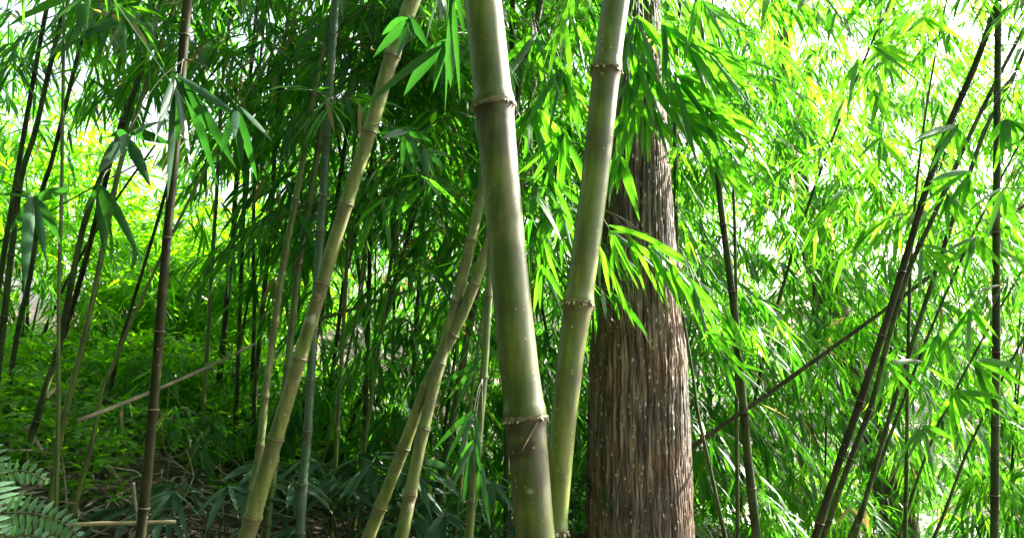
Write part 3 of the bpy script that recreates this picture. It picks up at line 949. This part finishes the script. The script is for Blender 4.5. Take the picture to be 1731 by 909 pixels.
def fan(n, a0, a1, l0, l1, w):
    """n leaves fanned between two screen angles (degrees, 90 = straight down)"""
    out = []
    for k in range(n):
        a = R(a0 + (a1 - a0) * (k + 0.5) / n + random.uniform(-9, 9))
        l = random.uniform(l0, l1)
        out.append((l * math.cos(a), l * math.sin(a), w * random.uniform(0.75, 1.2)))
    return out


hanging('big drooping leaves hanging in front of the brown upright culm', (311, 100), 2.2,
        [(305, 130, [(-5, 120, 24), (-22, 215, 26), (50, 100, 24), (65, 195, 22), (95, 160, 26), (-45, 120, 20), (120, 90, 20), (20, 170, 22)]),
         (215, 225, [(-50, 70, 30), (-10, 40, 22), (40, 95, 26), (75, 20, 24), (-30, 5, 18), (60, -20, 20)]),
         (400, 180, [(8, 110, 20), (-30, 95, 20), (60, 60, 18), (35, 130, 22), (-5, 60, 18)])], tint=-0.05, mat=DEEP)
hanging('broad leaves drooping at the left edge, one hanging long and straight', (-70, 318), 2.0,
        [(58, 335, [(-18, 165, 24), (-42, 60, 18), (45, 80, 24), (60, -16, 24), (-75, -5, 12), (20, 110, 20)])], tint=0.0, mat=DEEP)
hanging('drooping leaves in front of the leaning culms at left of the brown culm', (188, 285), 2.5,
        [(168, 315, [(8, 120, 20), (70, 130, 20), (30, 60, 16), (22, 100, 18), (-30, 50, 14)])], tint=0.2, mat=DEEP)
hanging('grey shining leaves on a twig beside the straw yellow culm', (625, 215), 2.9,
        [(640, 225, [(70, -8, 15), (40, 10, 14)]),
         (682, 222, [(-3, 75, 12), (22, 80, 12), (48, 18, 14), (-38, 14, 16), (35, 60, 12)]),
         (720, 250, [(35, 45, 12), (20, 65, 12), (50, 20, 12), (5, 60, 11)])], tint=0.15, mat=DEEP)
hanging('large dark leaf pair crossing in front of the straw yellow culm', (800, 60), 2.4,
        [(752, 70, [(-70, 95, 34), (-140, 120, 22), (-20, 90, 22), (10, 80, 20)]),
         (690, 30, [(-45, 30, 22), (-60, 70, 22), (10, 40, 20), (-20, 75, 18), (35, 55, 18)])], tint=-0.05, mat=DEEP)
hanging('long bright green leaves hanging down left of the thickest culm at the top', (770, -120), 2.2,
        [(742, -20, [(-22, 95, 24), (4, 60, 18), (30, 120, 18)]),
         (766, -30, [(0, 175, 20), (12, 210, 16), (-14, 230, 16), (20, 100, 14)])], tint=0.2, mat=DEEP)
hanging('yellow green leaf fan lying over the tree trunk, below the bare upper trunk', (1000, 350), 3.4,
        [(1030, 388, [(70, 8, 13), (112, 40, 13), (85, 75, 12), (50, 105, 12), (20, 90, 11)]),
         (1062, 392, [(60, 22, 13), (118, 62, 13), (95, 108, 12), (60, 125, 12), (30, 110, 11)]),
         (1095, 412, [(75, 45, 12), (100, 105, 12), (62, 125, 12), (35, 118, 11), (115, 140, 11)]),
         (1010, 412, [(22, 95, 12), (48, 122, 12), (4, 80, 11), (-14, 100, 10), (65, 150, 11)]),
         (1128, 440, [(52, 95, 12), (70, 150, 12), (38, 108, 11), (84, 105, 11), (18, 84, 10), (98, 170, 11)])], tint=0.5)
hanging('long pale wisps trailing at the right side of the tree trunk', (1150, 420), 3.2,
        [(1165, 470, [(35, 110, 14), (60, 130, 12), (20, 90, 12), (80, 110, 12)]),
         (1195, 560, [(60, 60, 14), (80, 85, 13), (30, 75, 12), (95, 50, 10), (45, 100, 10)]),
         (1225, 610, [(45, 50, 11), (75, 60, 11), (20, 62, 10), (70, 20, 9)])], tint=0.2)
hanging('dense fan of long leaves spreading over the upper trunk, lower tier', (1060, 120), 3.3,
        [(1065, 190, fan(7, 80, 130, 60, 110, 15)), (1125, 160, fan(10, 5, 65, 90, 170, 16)), (1160, 195, fan(9, 10, 65, 90, 160, 15)),
         (1045, 260, fan(7, 70, 120, 70, 130, 14)), (1190, 180, fan(8, 15, 75, 100, 160, 14)), (1200, 260, fan(7, 20, 90, 80, 140, 13))], tint=0.35)
hanging('dense fan of long leaves spreading beside the second thick culm, upper tier', (1080, -60), 3.2,
        [(1055, 60, fan(7, 60, 120, 90, 150, 15)), (1060, 140, fan(7, 55, 115, 80, 130, 14)), (1095, 175, fan(6, 50, 110, 70, 120, 13)), (1075, 30, fan(9, 40, 115, 100, 170, 17)), (1120, 40, fan(9, 20, 100, 100, 170, 16)), (1165, 70, fan(9, 15, 85, 100, 160, 15)),
         (1080, 110, fan(8, 40, 105, 90, 150, 16)), (1140, 130, fan(8, 15, 75, 100, 170, 15)), (1200, 90, fan(7, 20, 75, 100, 150, 14)), (1180, 0, fan(8, 30, 110, 90, 150, 14))], tint=0.35)
hanging('hanging leaves filling the gap between the two thick culms', (900, 20), 3.6,
        [(905, 60, fan(8, 40, 140, 80, 130, 15)), (950, 110, fan(8, 50, 130, 80, 140, 15)), (900, 180, fan(9, 40, 130, 80, 140, 15)), (955, 220, fan(9, 60, 140, 80, 150, 15)),
         (920, 290, fan(9, 40, 130, 80, 150, 15)), (900, 370, fan(8, 50, 120, 80, 130, 14)), (945, 350, fan(8, 60, 140, 70, 120, 14)), (915, 450, fan(7, 50, 120, 70, 120, 13)), (965, 30, fan(7, 60, 140, 70, 120, 14))], tint=0.3)
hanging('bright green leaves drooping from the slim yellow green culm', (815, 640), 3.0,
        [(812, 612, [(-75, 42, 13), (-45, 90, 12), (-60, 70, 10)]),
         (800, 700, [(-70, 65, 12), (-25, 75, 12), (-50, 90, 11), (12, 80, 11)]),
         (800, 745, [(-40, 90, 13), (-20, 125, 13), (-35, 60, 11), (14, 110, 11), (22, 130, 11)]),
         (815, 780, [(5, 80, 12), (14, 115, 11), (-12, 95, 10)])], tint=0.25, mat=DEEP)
hanging('leaf sprays on the upper right against the bright thicket', (1500, -60), 3.4,
        [(1450, 100, [(-45, 95, 12), (-15, 70, 12), (-60, 85, 11), (10, 40, 11)]),
         (1480, 150, [(-8, 70, 13), (25, 75, 12), (45, 95, 12), (-18, 40, 11), (60, 60, 12)]),
         (1490, 230, [(20, 80, 13), (50, 70, 12), (70, 30, 11), (-5, 60, 11), (-40, 40, 11), (62, 66, 12)]),
         (1470, 75, [(75, 25, 14), (90, 50, 14), (65, 75, 14), (100, 80, 12), (60, -15, 12)]),
         (1560, 30, [(50, 30, 14), (30, 45, 12), (75, 45, 13), (-20, 50, 12), (-30, 30, 10)])], tint=0.55)
hanging('dark leaf sprays right of the leaning pair, beside the vertical culm', (1720, 120), 3.5,
        [(1620, 210, fan(7, 60, 170, 60, 100, 13)), (1640, 290, fan(8, 70, 170, 60, 110, 13)), (1700, 200, fan(7, 20, 130, 60, 110, 13)), (1600, 330, fan(7, 20, 130, 60, 100, 12)),
         (1650, 400, fan(7, 40, 150, 60, 100, 12)), (1560, 420, fan(6, 10, 100, 60, 100, 12)), (1700, 320, fan(6, 60, 150, 60, 100, 12))], tint=0.35)
hanging('leaf sprays over the lower right, hanging left of the vertical culm', (1700, 480), 3.4,
        [(1500, 610, fan(6, 0, 120, 60, 110, 13)), (1590, 560, fan(7, 40, 140, 60, 110, 13)), (1610, 660, fan(7, 10, 120, 60, 110, 13)), (1640, 520, fan(6, 40, 140, 60, 110, 13)), (1560, 720, fan(6, 20, 140, 60, 100, 12)), (1650, 610, fan(7, 10, 80, 80, 130, 14))], tint=0.4)


# ------------------------------------------------------------------ the leafy mass of the grove behind
def thicket(label, n, box, tint, leaf, width, aim=(0, 0), ntw=6, nleaf=7, blen=0.7, keep=None, name='bamboo_thicket', nculm=14, mat=LEAF, hang=0.55, gate=(0.6, 0.8)):
    x0, x1, y0, y1, z0, z1 = box
    B = np.stack([rng.uniform(x0, x1, n), rng.uniform(y0, y1, n), rng.uniform(z0, z1, n)], -1)
    ok = B[:, 2] > ground(B[:, 0], B[:, 1]) + 0.1
    # clumps and gaps
    c = np.sin(B[:, 0] * 1.9 + B[:, 2] * 1.1) * np.sin(B[:, 2] * 2.3 - B[:, 0] * 0.8 + B[:, 1]) * np.sin(B[:, 1] * 1.3 + B[:, 0])
    ok &= rng.random(n) < gate[0] + gate[1] * c
    if keep is not None:
        ok &= keep(B)
    B = B[ok]
    an = rng.uniform(0, 2 * np.pi, len(B))
    D = np.stack([np.cos(an) + aim[0], np.sin(an) + aim[1], rng.uniform(-0.1, 0.8, len(B))], -1)
    g = Geo()
    branch_sprays(g, None, B, D, rng.uniform(0.5, 1.2, len(B)) * blen, ntw, False, leaf, width, tint, nleaf, hang=hang)
    root = empty(name, (0, 0, 0))
    org = np.array([(x0 + x1) / 2, (y0 + y1) / 2, float(ground((x0 + x1) / 2, (y0 + y1) / 2))])
    root.location = org
    tag(root, label, 'foliage', kind='stuff')
    g.build('foliage', mat, root, org).location = (0, 0, 0)
    if nculm:
        s = Geo()
        for _ in range(nculm):
            a, b = rng.uniform(x0, x1), rng.uniform(y0, y1)
            if keep is not None and not keep(np.array([[a, b, 1.5]]))[0]:
                continue
            h = float(ground(a, b))
            u = np.linspace(0, 1, 12)
            ln = rng.normal(0, 0.9, 2)
            H = max(1.0, z1 - h)
            P = np.stack([a + ln[0] * u ** 1.6, b + ln[1] * u ** 1.6, h + H * u], -1)
            s.tube(P - org, rng.uniform(0.008, 0.017) * (1 - 0.6 * u), 6)
        s.build('stems', CULM_DRK, root)
    return root


def azim(B):
    return B[:, 0] / B[:, 1]


# the open sky gap at upper left: few branches reach into that wedge between two clumps
def gap_left(B):
    a = azim(B)
    hgt = (B[:, 2] - 1.5) / B[:, 1]
    w = ((a > -0.49) & (a < -0.335) & (hgt > 0.03)) | ((a > -0.335) & (a < -0.27) & (hgt > 0.02) & (hgt < 0.2))
    return ~w | (rng.random(len(B)) < 0.03)


# over the bank the grove opens and lets the light through
def bank_open(B):
    a = azim(B)
    return ~((a < -0.24) & ((B[:, 2] - 1.5) / B[:, 1] < 0.09)) & ((a > -0.17) | (rng.random(len(B)) < 0.22))


# a gap in the tops at right through which the sun reaches the trunk
def sun_gap(B):
    off = np.abs((B[:, 1] - 4.3) - 0.65 * (B[:, 0] - 1.0)) * 0.84
    return ~((off < 0.85) & (B[:, 2] > 1.3)) | (rng.random(len(B)) < 0.12)


def left_of_view(B):
    return B[:, 0] < -0.74 * np.clip(B[:, 1], 0, 99) - 0.9


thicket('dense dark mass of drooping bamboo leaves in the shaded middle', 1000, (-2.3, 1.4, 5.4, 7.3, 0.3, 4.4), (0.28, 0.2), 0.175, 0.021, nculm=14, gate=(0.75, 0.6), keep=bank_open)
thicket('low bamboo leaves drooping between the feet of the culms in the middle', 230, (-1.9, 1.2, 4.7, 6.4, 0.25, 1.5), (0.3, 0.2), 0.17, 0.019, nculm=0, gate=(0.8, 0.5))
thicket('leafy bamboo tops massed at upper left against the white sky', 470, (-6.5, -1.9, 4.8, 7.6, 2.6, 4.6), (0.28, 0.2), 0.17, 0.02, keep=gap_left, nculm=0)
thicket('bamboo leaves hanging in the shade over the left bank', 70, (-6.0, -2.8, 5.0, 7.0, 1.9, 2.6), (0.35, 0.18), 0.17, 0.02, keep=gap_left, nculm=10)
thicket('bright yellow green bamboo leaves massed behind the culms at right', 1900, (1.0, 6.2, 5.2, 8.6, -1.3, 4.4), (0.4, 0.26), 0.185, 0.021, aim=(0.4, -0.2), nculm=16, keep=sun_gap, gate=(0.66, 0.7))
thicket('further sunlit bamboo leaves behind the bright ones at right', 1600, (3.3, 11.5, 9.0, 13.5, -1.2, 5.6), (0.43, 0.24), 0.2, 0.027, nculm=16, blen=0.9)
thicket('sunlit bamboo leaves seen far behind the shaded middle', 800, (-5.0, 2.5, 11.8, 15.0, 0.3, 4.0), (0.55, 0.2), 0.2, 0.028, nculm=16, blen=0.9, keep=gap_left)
thicket('unseen leaf canopy added above the frame to shade the left and middle', 230, (-4.0, 2.2, 4.2, 7.0, 4.9, 6.0), (0.3, 0.18), 0.2, 0.034, nculm=0, blen=0.9, name='added_shade_canopy')  # added out of view to shade the left and middle of the grove
thicket('unseen leaf canopy added over the viewpoint to cut the front light', 900, (-5.0, 1.0, -6.0, 1.5, 3.6, 5.5), (0.3, 0.18), 0.22, 0.045, nculm=0, blen=0.9, name='added_shade_canopy')  # added overhead, out of view, to dim the culm fronts
thicket('unseen dark bamboo thicket added behind the viewpoint to cut the front light', 1500, (-7.0, 5.0, -6.0, -3.0, 0.2, 4.5), (0.2, 0.18), 0.22, 0.045, nculm=20, blen=0.9)  # added behind the camera to hold back frontal skylight
thicket('unseen dark bamboo thicket added past the left edge to block light from the left', 2200, (-6.5, -0.9, -3.0, 3.6, 0.5, 5.0), (0.2, 0.18), 0.22, 0.045, nculm=16, blen=0.7, keep=left_of_view)  # added outside the frame to block skylight on the culms' left sides


# ------------------------------------------------------------------ shrubs on the bank
def shrub(label, x, y, rx, rz, n, tint, leaf, width, seed, mat=SHRUB, name='shrub', group='bright shrubs on the left bank'):
    r = np.random.default_rng(seed)
    z = float(ground(x, y))
    base = np.array([x, y, z])
    root = empty(name, base)
    tag(root, label, 'shrub', group)
    g, s = Geo(), Geo()
    lobes = [(r.uniform(-0.6, 0.6) * rx, r.uniform(-0.5, 0.5) * rx, r.uniform(0.35, 0.8) * rz, r.uniform(0.3, 0.55)) for _ in range(9)]
    B, D = [], []
    for (a, b, c, q) in lobes:
        s.tube(spline([(r.normal(0, 0.04), r.normal(0, 0.04), -0.05), (a * 0.4, b * 0.4, c * 0.6), (a, b, c)], 8), np.linspace(0.012, 0.004, 8), 5)
        m = n // 9
        v = unit(r.normal(size=(m, 3)) * np.array([1, 1, 0.8]) + np.array([0, 0, 0.25]))
        rad = r.uniform(0.25, 1.05, m) ** 0.6
        B.append(np.array([a, b, c]) + v * rad[:, None] * q * np.array([rx, rx, rz * 0.8]))
        D.append(v + r.normal(0, 0.5, (m, 3)))
    B = np.concatenate(B); D = np.concatenate(D)
    ok = B[:, 2] > 0.02
    twig_leaves(g, B[ok], D[ok], 0.16, 7, leaf, width, False, tint, 0.004, 0.25)
    s.build('stems', TWIG, root)
    g.build('foliage', mat, root)
    return root


spots = [
    ('bright green shrub behind the brown upright culm, largest on the bank', (300, 520), 8.5, 1.35, 1.5, 1100),
    ('bright green shrub on the bank under the white sky gap', (190, 500), 9.0, 1.3, 1.6, 1000),
    ('green shrub behind the row of slim black culms', (430, 580), 8.3, 0.95, 1.2, 700),
    ('green shrub among the leaning stems at far left', (50, 520), 8.0, 1.6, 2.3, 1500),
    ('low green shrub above the pale dry cane', (370, 640), 7.6, 0.85, 1.0, 700),
    ('low bright leafy clump under the pale dry cane', (215, 735), 5.6, 0.7, 0.4, 650),
    ('dark green shrub above the upper end of the pale dry cane', (235, 610), 7.4, 0.9, 1.0, 750),
]
for k, (lb, p, Y, rx, rz, n) in enumerate(spots):
    Y -= 0.7 if k < 5 else 0.0
    q = at(*p, Y)
    shrub(lb, q[0], Y, rx, rz, int(n * (0.5 if k < 5 else 0.75)), (0.45 + 0.1 * math.sin(k * 2.1), 0.22), 0.17 if k < 5 else 0.09, 0.026 if k < 5 else 0.02, 40 + k)


# shaded dwarf bamboo near the ground
def dwarf(label, px, py, Y, n, leaf, seed, tint=0.4, spread=1.0, mat=DULL):
    r = np.random.default_rng(seed)
    q = at(px, py, Y)
    zb = float(ground(q[0], Y))
    base = np.array([q[0], Y, zb - 0.02])
    root = empty('dwarf_bamboo', base)
    tag(root, label, 'plant', 'dwarf bamboo plants in the shade')
    g, s = Geo(), Geo()
    H = max(0.25, q[2] - zb)
    for k in range(n):
        a = r.uniform(0, 2 * np.pi)
        rad = r.uniform(0.1, 0.42) * spread
        tip = np.array([math.cos(a) * rad, math.sin(a) * rad * 0.7, H * r.uniform(0.6, 1.05)])
        P = spline([(r.normal(0, 0.03), r.normal(0, 0.03), 0), tip * np.array([0.35, 0.35, 0.75]), tip], 8)
        s.tube(P, np.linspace(0.004, 0.0018, 8), 5)
        m = r.integers(6, 10)
        d0 = unit(P[-1] - P[-3])
        ang = np.linspace(-1.3, 1.3, m) + r.normal(0, 0.15, m)
        sd_ = unit(np.cross(d0, [0, 0, 1.0]))
        D = d0[None] * np.cos(ang)[:, None] * np.array([1, 1, 0.3]) + sd_[None] * np.sin(ang)[:, None] + np.array([0, 0, -1]) * r.uniform(0.1, 0.7, m)[:, None]
        Bq = P[-1] + (P[-2] - P[-1]) * r.uniform(0, 1, m)[:, None]
        g.leaves(Bq, D, leaf * r.uniform(0.7, 1.15, m), leaf * 0.14 * r.uniform(0.8, 1.2, m), r.uniform(0.1, 0.35, m), r.normal(tint, 0.15, m), hi=True, roll=0.4)
    s.build('stems', TWIG, root)
    g.build('foliage', mat, root)


dwarf('blue green dwarf bamboo left of the foot of the straw yellow culm', 365, 790, 3.9, 11, 0.22, 1, 0.6)
dwarf('dark dwarf bamboo drooping between the blue green culm and the close pair', 600, 760, 4.2, 15, 0.24, 2, 0.3, 1.1)
dwarf('dark dwarf bamboo behind the straw yellow culm in the lower middle', 480, 770, 4.6, 12, 0.22, 3, 0.15)
dwarf('grey green dwarf bamboo between the close pair and the yellow green culm', 755, 800, 4.0, 14, 0.2, 4, 0.4)
dwarf('dark dwarf bamboo at the bottom, right of the yellow green culm', 845, 800, 4.3, 12, 0.2, 5, 0.25)
dwarf('low dwarf bamboo at the bottom between the straw yellow culm and the blue green one', 545, 870, 3.8, 9, 0.17, 6, 0.2, 0.8)
dwarf('dwarf bamboo shoots at the bottom in front of the dark stems of the middle', 700, 870, 4.6, 10, 0.18, 7, 0.3)
dwarf('leafy dwarf bamboo at the left foot of the brown tree trunk', 960, 800, 4.4, 9, 0.2, 8, 0.3, 0.7)


# ferns in the lower left corner
def fern(label, base_px, Y, fronds):
    S0 = at(*base_px, Y)
    S0[2] = float(ground(S0[0], S0[1])) - 0.02
    root = empty('fern', S0)
    tag(root, label, 'fern')
    for (pts, dy, w) in fronds:
        P = [S0] + [at(x, y, Y + d) for (x, y), d in zip(pts, dy)]
        C = spline(P, 60) - S0
        ln = np.linalg.norm(P[1] - S0)
        f = Geo()
        f.tube(C, np.linspace(0.0028, 0.0009, 60), 6)
        fr = f.build('frond', TWIG, root)
        # pinnae along the outer part
        d = np.r_[0, np.cumsum(np.linalg.norm(np.diff(C, axis=0), axis=1))]
        s0 = ln * 0.9
        pos = np.arange(s0, d[-1], 0.0125)
        B = np.stack([np.interp(pos, d, C[:, a]) for a in range(3)], -1)
        T = unit(np.stack([np.interp(pos + 0.005, d, C[:, a]) - np.interp(pos - 0.005, d, C[:, a]) for a in range(3)], -1))
        T[-1] = T[-2]
        view = unit(B + S0 - CAM)
        sd_ = unit(np.cross(T, view))
        t = (pos - s0) / (d[-1] - s0)
        ll = w * (np.clip(1 - t, 0, 1) ** 0.55) * (0.75 + 0.25 * np.minimum(1, t * 4)) + 0.006
        g = Geo()
        for sg in (1, -1):
            D = sd_ * sg + T * 0.28 + view * rng.normal(0.15, 0.05, len(pos))[:, None]
            g.leaves(B, D, ll * rng.uniform(0.85, 1.12, len(pos)), 0.0098, 0.1, rng.normal(0.45, 0.15, len(pos)), hi=True, roll=0.15, side=T)
        g.build('pinnae', FERN, fr)


fern('grey green fern with toothed comb fronds arching in from the left corner', (-140, 960), 1.75,
     [([(-60, 830), (0, 803), (40, 795), (80, 812)], (0.0, 0.02, 0.03, 0.04), 0.052),
      ([(-60, 880), (10, 866), (70, 870), (115, 888), (138, 915)], (-0.05, -0.05, -0.04, -0.03, -0.02), 0.062),
      ([(-60, 925), (10, 908), (60, 905), (100, 925)], (-0.1, -0.1, -0.09, -0.08), 0.04)])

# ------------------------------------------------------------------ ground cover, litter, dead twigs
def scatter_litter():
    n = 30000
    x = rng.uniform(-5, 3, n); y = rng.uniform(1.6, 8, n)
    z = ground(x, y) + rng.uniform(0.0, 0.05, n)
    a = rng.uniform(0, 2 * np.pi, n)
    D = np.stack([np.cos(a), np.sin(a), rng.normal(0, 0.22, n)], -1)
    g = Geo()
    g.leaves(np.stack([x, y, z], -1), D, rng.uniform(0.06, 0.17, n), rng.uniform(0.008, 0.02, n), rng.uniform(-0.1, 0.15, n), 0.5, roll=0.6)
    o = g.build('leaf_litter', LITTER)
    tag(o, 'dry brown bamboo leaves covering the forest floor', kind='stuff')
    g = Geo()
    for _ in range(900):
        x, y = rng.uniform(-4.5, 1.5), rng.uniform(2.4, 7.5)
        a = rng.uniform(0, 2 * np.pi); l = rng.uniform(0.15, 0.8)
        p = np.array([x, y, float(ground(x, y)) + 0.02])
        e = p + np.array([math.cos(a) * l, math.sin(a) * l, 0])
        e[2] = float(ground(e[0], e[1])) + rng.uniform(0.01, 0.28)
        m = (p + e) / 2 + rng.normal(0, 0.05, 3)
        m[2] = max(m[2], float(ground(m[0], m[1])) + 0.01)
        r = rng.uniform(0.0015, 0.006)
        g.tube(spline([p, m, e], 7), np.linspace(r, r * 0.5, 7), 5)
    o = g.build('fallen_twigs', DEADTWIG)
    tag(o, 'tangle of dead twigs lying over the leaf litter', kind='stuff')


scatter_litter()
g = Geo()
n = 12000
x = rng.uniform(-5.5, 0.2, n); y = rng.uniform(3.9, 8.5, n)
c = np.sin(x * 1.7 + 0.4) * np.sin(y * 1.9) + 0.3 * np.sin(x * 5 + y * 3)
ok = (c > -0.45) & (x < -0.75 + 0.2 * (y - 5))
x, y = x[ok], y[ok]
P = np.stack([x, y, ground(x, y) + rng.uniform(0.02, 1, len(x)) ** 1.5 * (0.2 + 0.3 * np.clip(c[ok], 0, 1))], -1)
twig_leaves(g, P, np.stack([rng.normal(0, 1, len(x)), rng.normal(0, 1, len(x)), rng.uniform(0.2, 1, len(x))], -1), 0.13, 7, 0.075, 0.019, False, (0.5, 0.22), 0.01, 0.15)
tag(g.build('ground_cover', SHRUB), 'low bright green leafy ground cover on the left bank', kind='stuff')
g = Geo()
n = 5000
x = rng.uniform(0.8, 13, n); y = rng.uniform(6, 17, n)
pd = np.min(np.hypot(x[:, None] - px_[None], y[:, None] - py_[None]), 1)
ok = pd > 0.85
x, y = x[ok], y[ok]
P = np.stack([x, y, ground(x, y) + rng.uniform(0.02, 0.45, len(x))], -1)
twig_leaves(g, P, np.stack([rng.normal(0, 1, len(x)), rng.normal(0, 1, len(x)), rng.uniform(0.2, 1.2, len(x))], -1), 0.2, 7, 0.12, 0.022, False, (0.5, 0.2), 0.03, 0.3)
tag(g.build('undergrowth', LEAF), 'knee high green undergrowth below the bright thicket at right', kind='stuff')

for lb, a, b, Y, w in (('pale dead stick lying level over the litter, left of the straw yellow culm', (118, 886), (297, 881), 3.35, 7),
                       ('grey dead stick poking up beside the brown upright culm', (225, 815), (232, 880), 3.5, 5),
                       ('short tan broken stick at the left edge of the bright clump', (78, 672), (95, 655), 4.1, 7),
                       ('crooked brown stick at the left bank below the leaning stems', (45, 720), (70, 762), 4.0, 9)):
    o = cane('dead_stick', lb, a, b, Y, Y + 0.05, w, STRAW if 'tan' in lb or 'pale' in lb else DEADTWIG)
    o['category'] = 'stick'


# ------------------------------------------------------------------ trees beyond the grove
def tree_mesh(seed, H, n, leaf):
    r = np.random.default_rng(seed)
    g, s = Geo(), Geo()
    P = spline([(0, 0, -0.2), (r.normal(0, .15), r.normal(0, .15), H * 0.4), (r.normal(0, .4), r.normal(0, .4), H * 0.9)], 14)
    s.tube(P, np.linspace(0.022 * H, 0.005 * H, 14), 9)
    B, D = [], []
    for k in range(16):
        t = r.uniform(0.3, 1)
        p = P[int(t * 13)]
        a = r.uniform(0, 2 * np.pi)
        l = H * r.uniform(0.16, 0.34) * (1.2 - 0.5 * t)
        e = p + np.array([math.cos(a) * l, math.sin(a) * l, l * r.uniform(0.1, 0.7)])
        s.tube(spline([p, (p + e) / 2 + np.array([0, 0, 0.08 * l]), e], 7), np.linspace(0.007 * H, 0.002 * H, 7), 5)
        m = n // 16
        v = r.normal(size=(m, 3)) * np.array([0.5, 0.5, 0.3])
        B.append(e + v * l * 0.8); D.append(v + r.normal(0, 0.5, (m, 3)))
    twig_leaves(g, np.concatenate(B), np.concatenate(D), 0.4, 7, leaf, leaf * 0.4, False, (0.5, 0.25), 0.0, 0.3)
    return g, s


protos = []
for k in range(3):
    g, s = tree_mesh(70 + k, 9.0, 1300, 0.26)
    root = empty('broadleaf_tree', (0, 0, 0))
    to = s.build('trunk', FARBARK, root)
    lo = g.build('crown', FARLEAF, root)
    protos.append((root, to, lo))
TG = 'trees beyond the grove'
tsp = [(-17, 26), (-6, 26), (-1, 33), (5, 30), (12, 30), (19, 27), (25, 36), (-26, 34)]
for k, (x, y) in enumerate(tsp):
    pr, pt_, pl_ = protos[k % 3]
    if k < 3:
        root = pr
    else:
        root = pr.copy(); COL.objects.link(root)
        for ch in (pt_, pl_):
            c = ch.copy(); COL.objects.link(c); c.parent = root
    root.location = (x, y, float(ground(x, y)))
    root.rotation_euler = (0, 0, k * 1.7)
    s_ = 0.75 + 0.12 * (k % 4)
    root.scale = (s_, s_, s_)
    tag(root, 'pale broad leaved tree far behind the bamboo, mostly hidden by leaves', 'tree', TG)

# the leaning vine-clad trunk deep in the right thicket
PT = [at(1318, -60, 8.2), at(1336, 260, 8.2), at(1385, 440, 8.1), at(1440, 650, 8.0), at(1490, 790, 7.9), at(1525, 900, 7.8)]
C = spline(PT[::-1], 120)
low = C[0].copy(); low[2] = float(ground(low[0], low[1])) - 0.1; low[0] += 0.1
C = np.vstack([low, C])
base = C[0].copy()
root = empty('vine_clad_tree', base)
tag(root, 'brown leaning tree trunk half hidden by vines deep among the bright leaves at right', 'tree')
g = Geo()
rr = np.interp(np.linspace(0, 1, len(C)), [0, 0.35, 0.6, 1], [0.13, 0.15, 0.1, 0.07]) * (1 + 0.12 * np.sin(np.arange(len(C)) * 0.6))
g.tube(C - base, rr, 14)
g.build('trunk', FARBARK, root)
v = Geo()
for k in range(5):
    ph = np.linspace(0, 9 + k, 160)
    cc = np.stack([np.interp(np.linspace(0, 1, 160), np.linspace(0, 1, len(C)), C[:, a]) for a in range(3)], -1) - base
    rv = np.interp(np.linspace(0, 1, 160), np.linspace(0, 1, len(C)), rr) * 1.08
    cc[:, 0] += np.cos(ph + k) * rv; cc[:, 1] += np.sin(ph + k) * rv
    v.tube(cc, 0.012, 5)
v.build('vine', DEADTWIG, root)
lf = Geo()
kk = rng.integers(0, len(C), 160)
Bv = C[kk] - base + rng.normal(0, 0.1, (160, 3))
twig_leaves(lf, Bv, rng.normal(size=(160, 3)), 0.15, 6, 0.1, 0.035, False, (0.5, 0.2), 0.02, 0.4)
lf.build('foliage', LEAF, root)
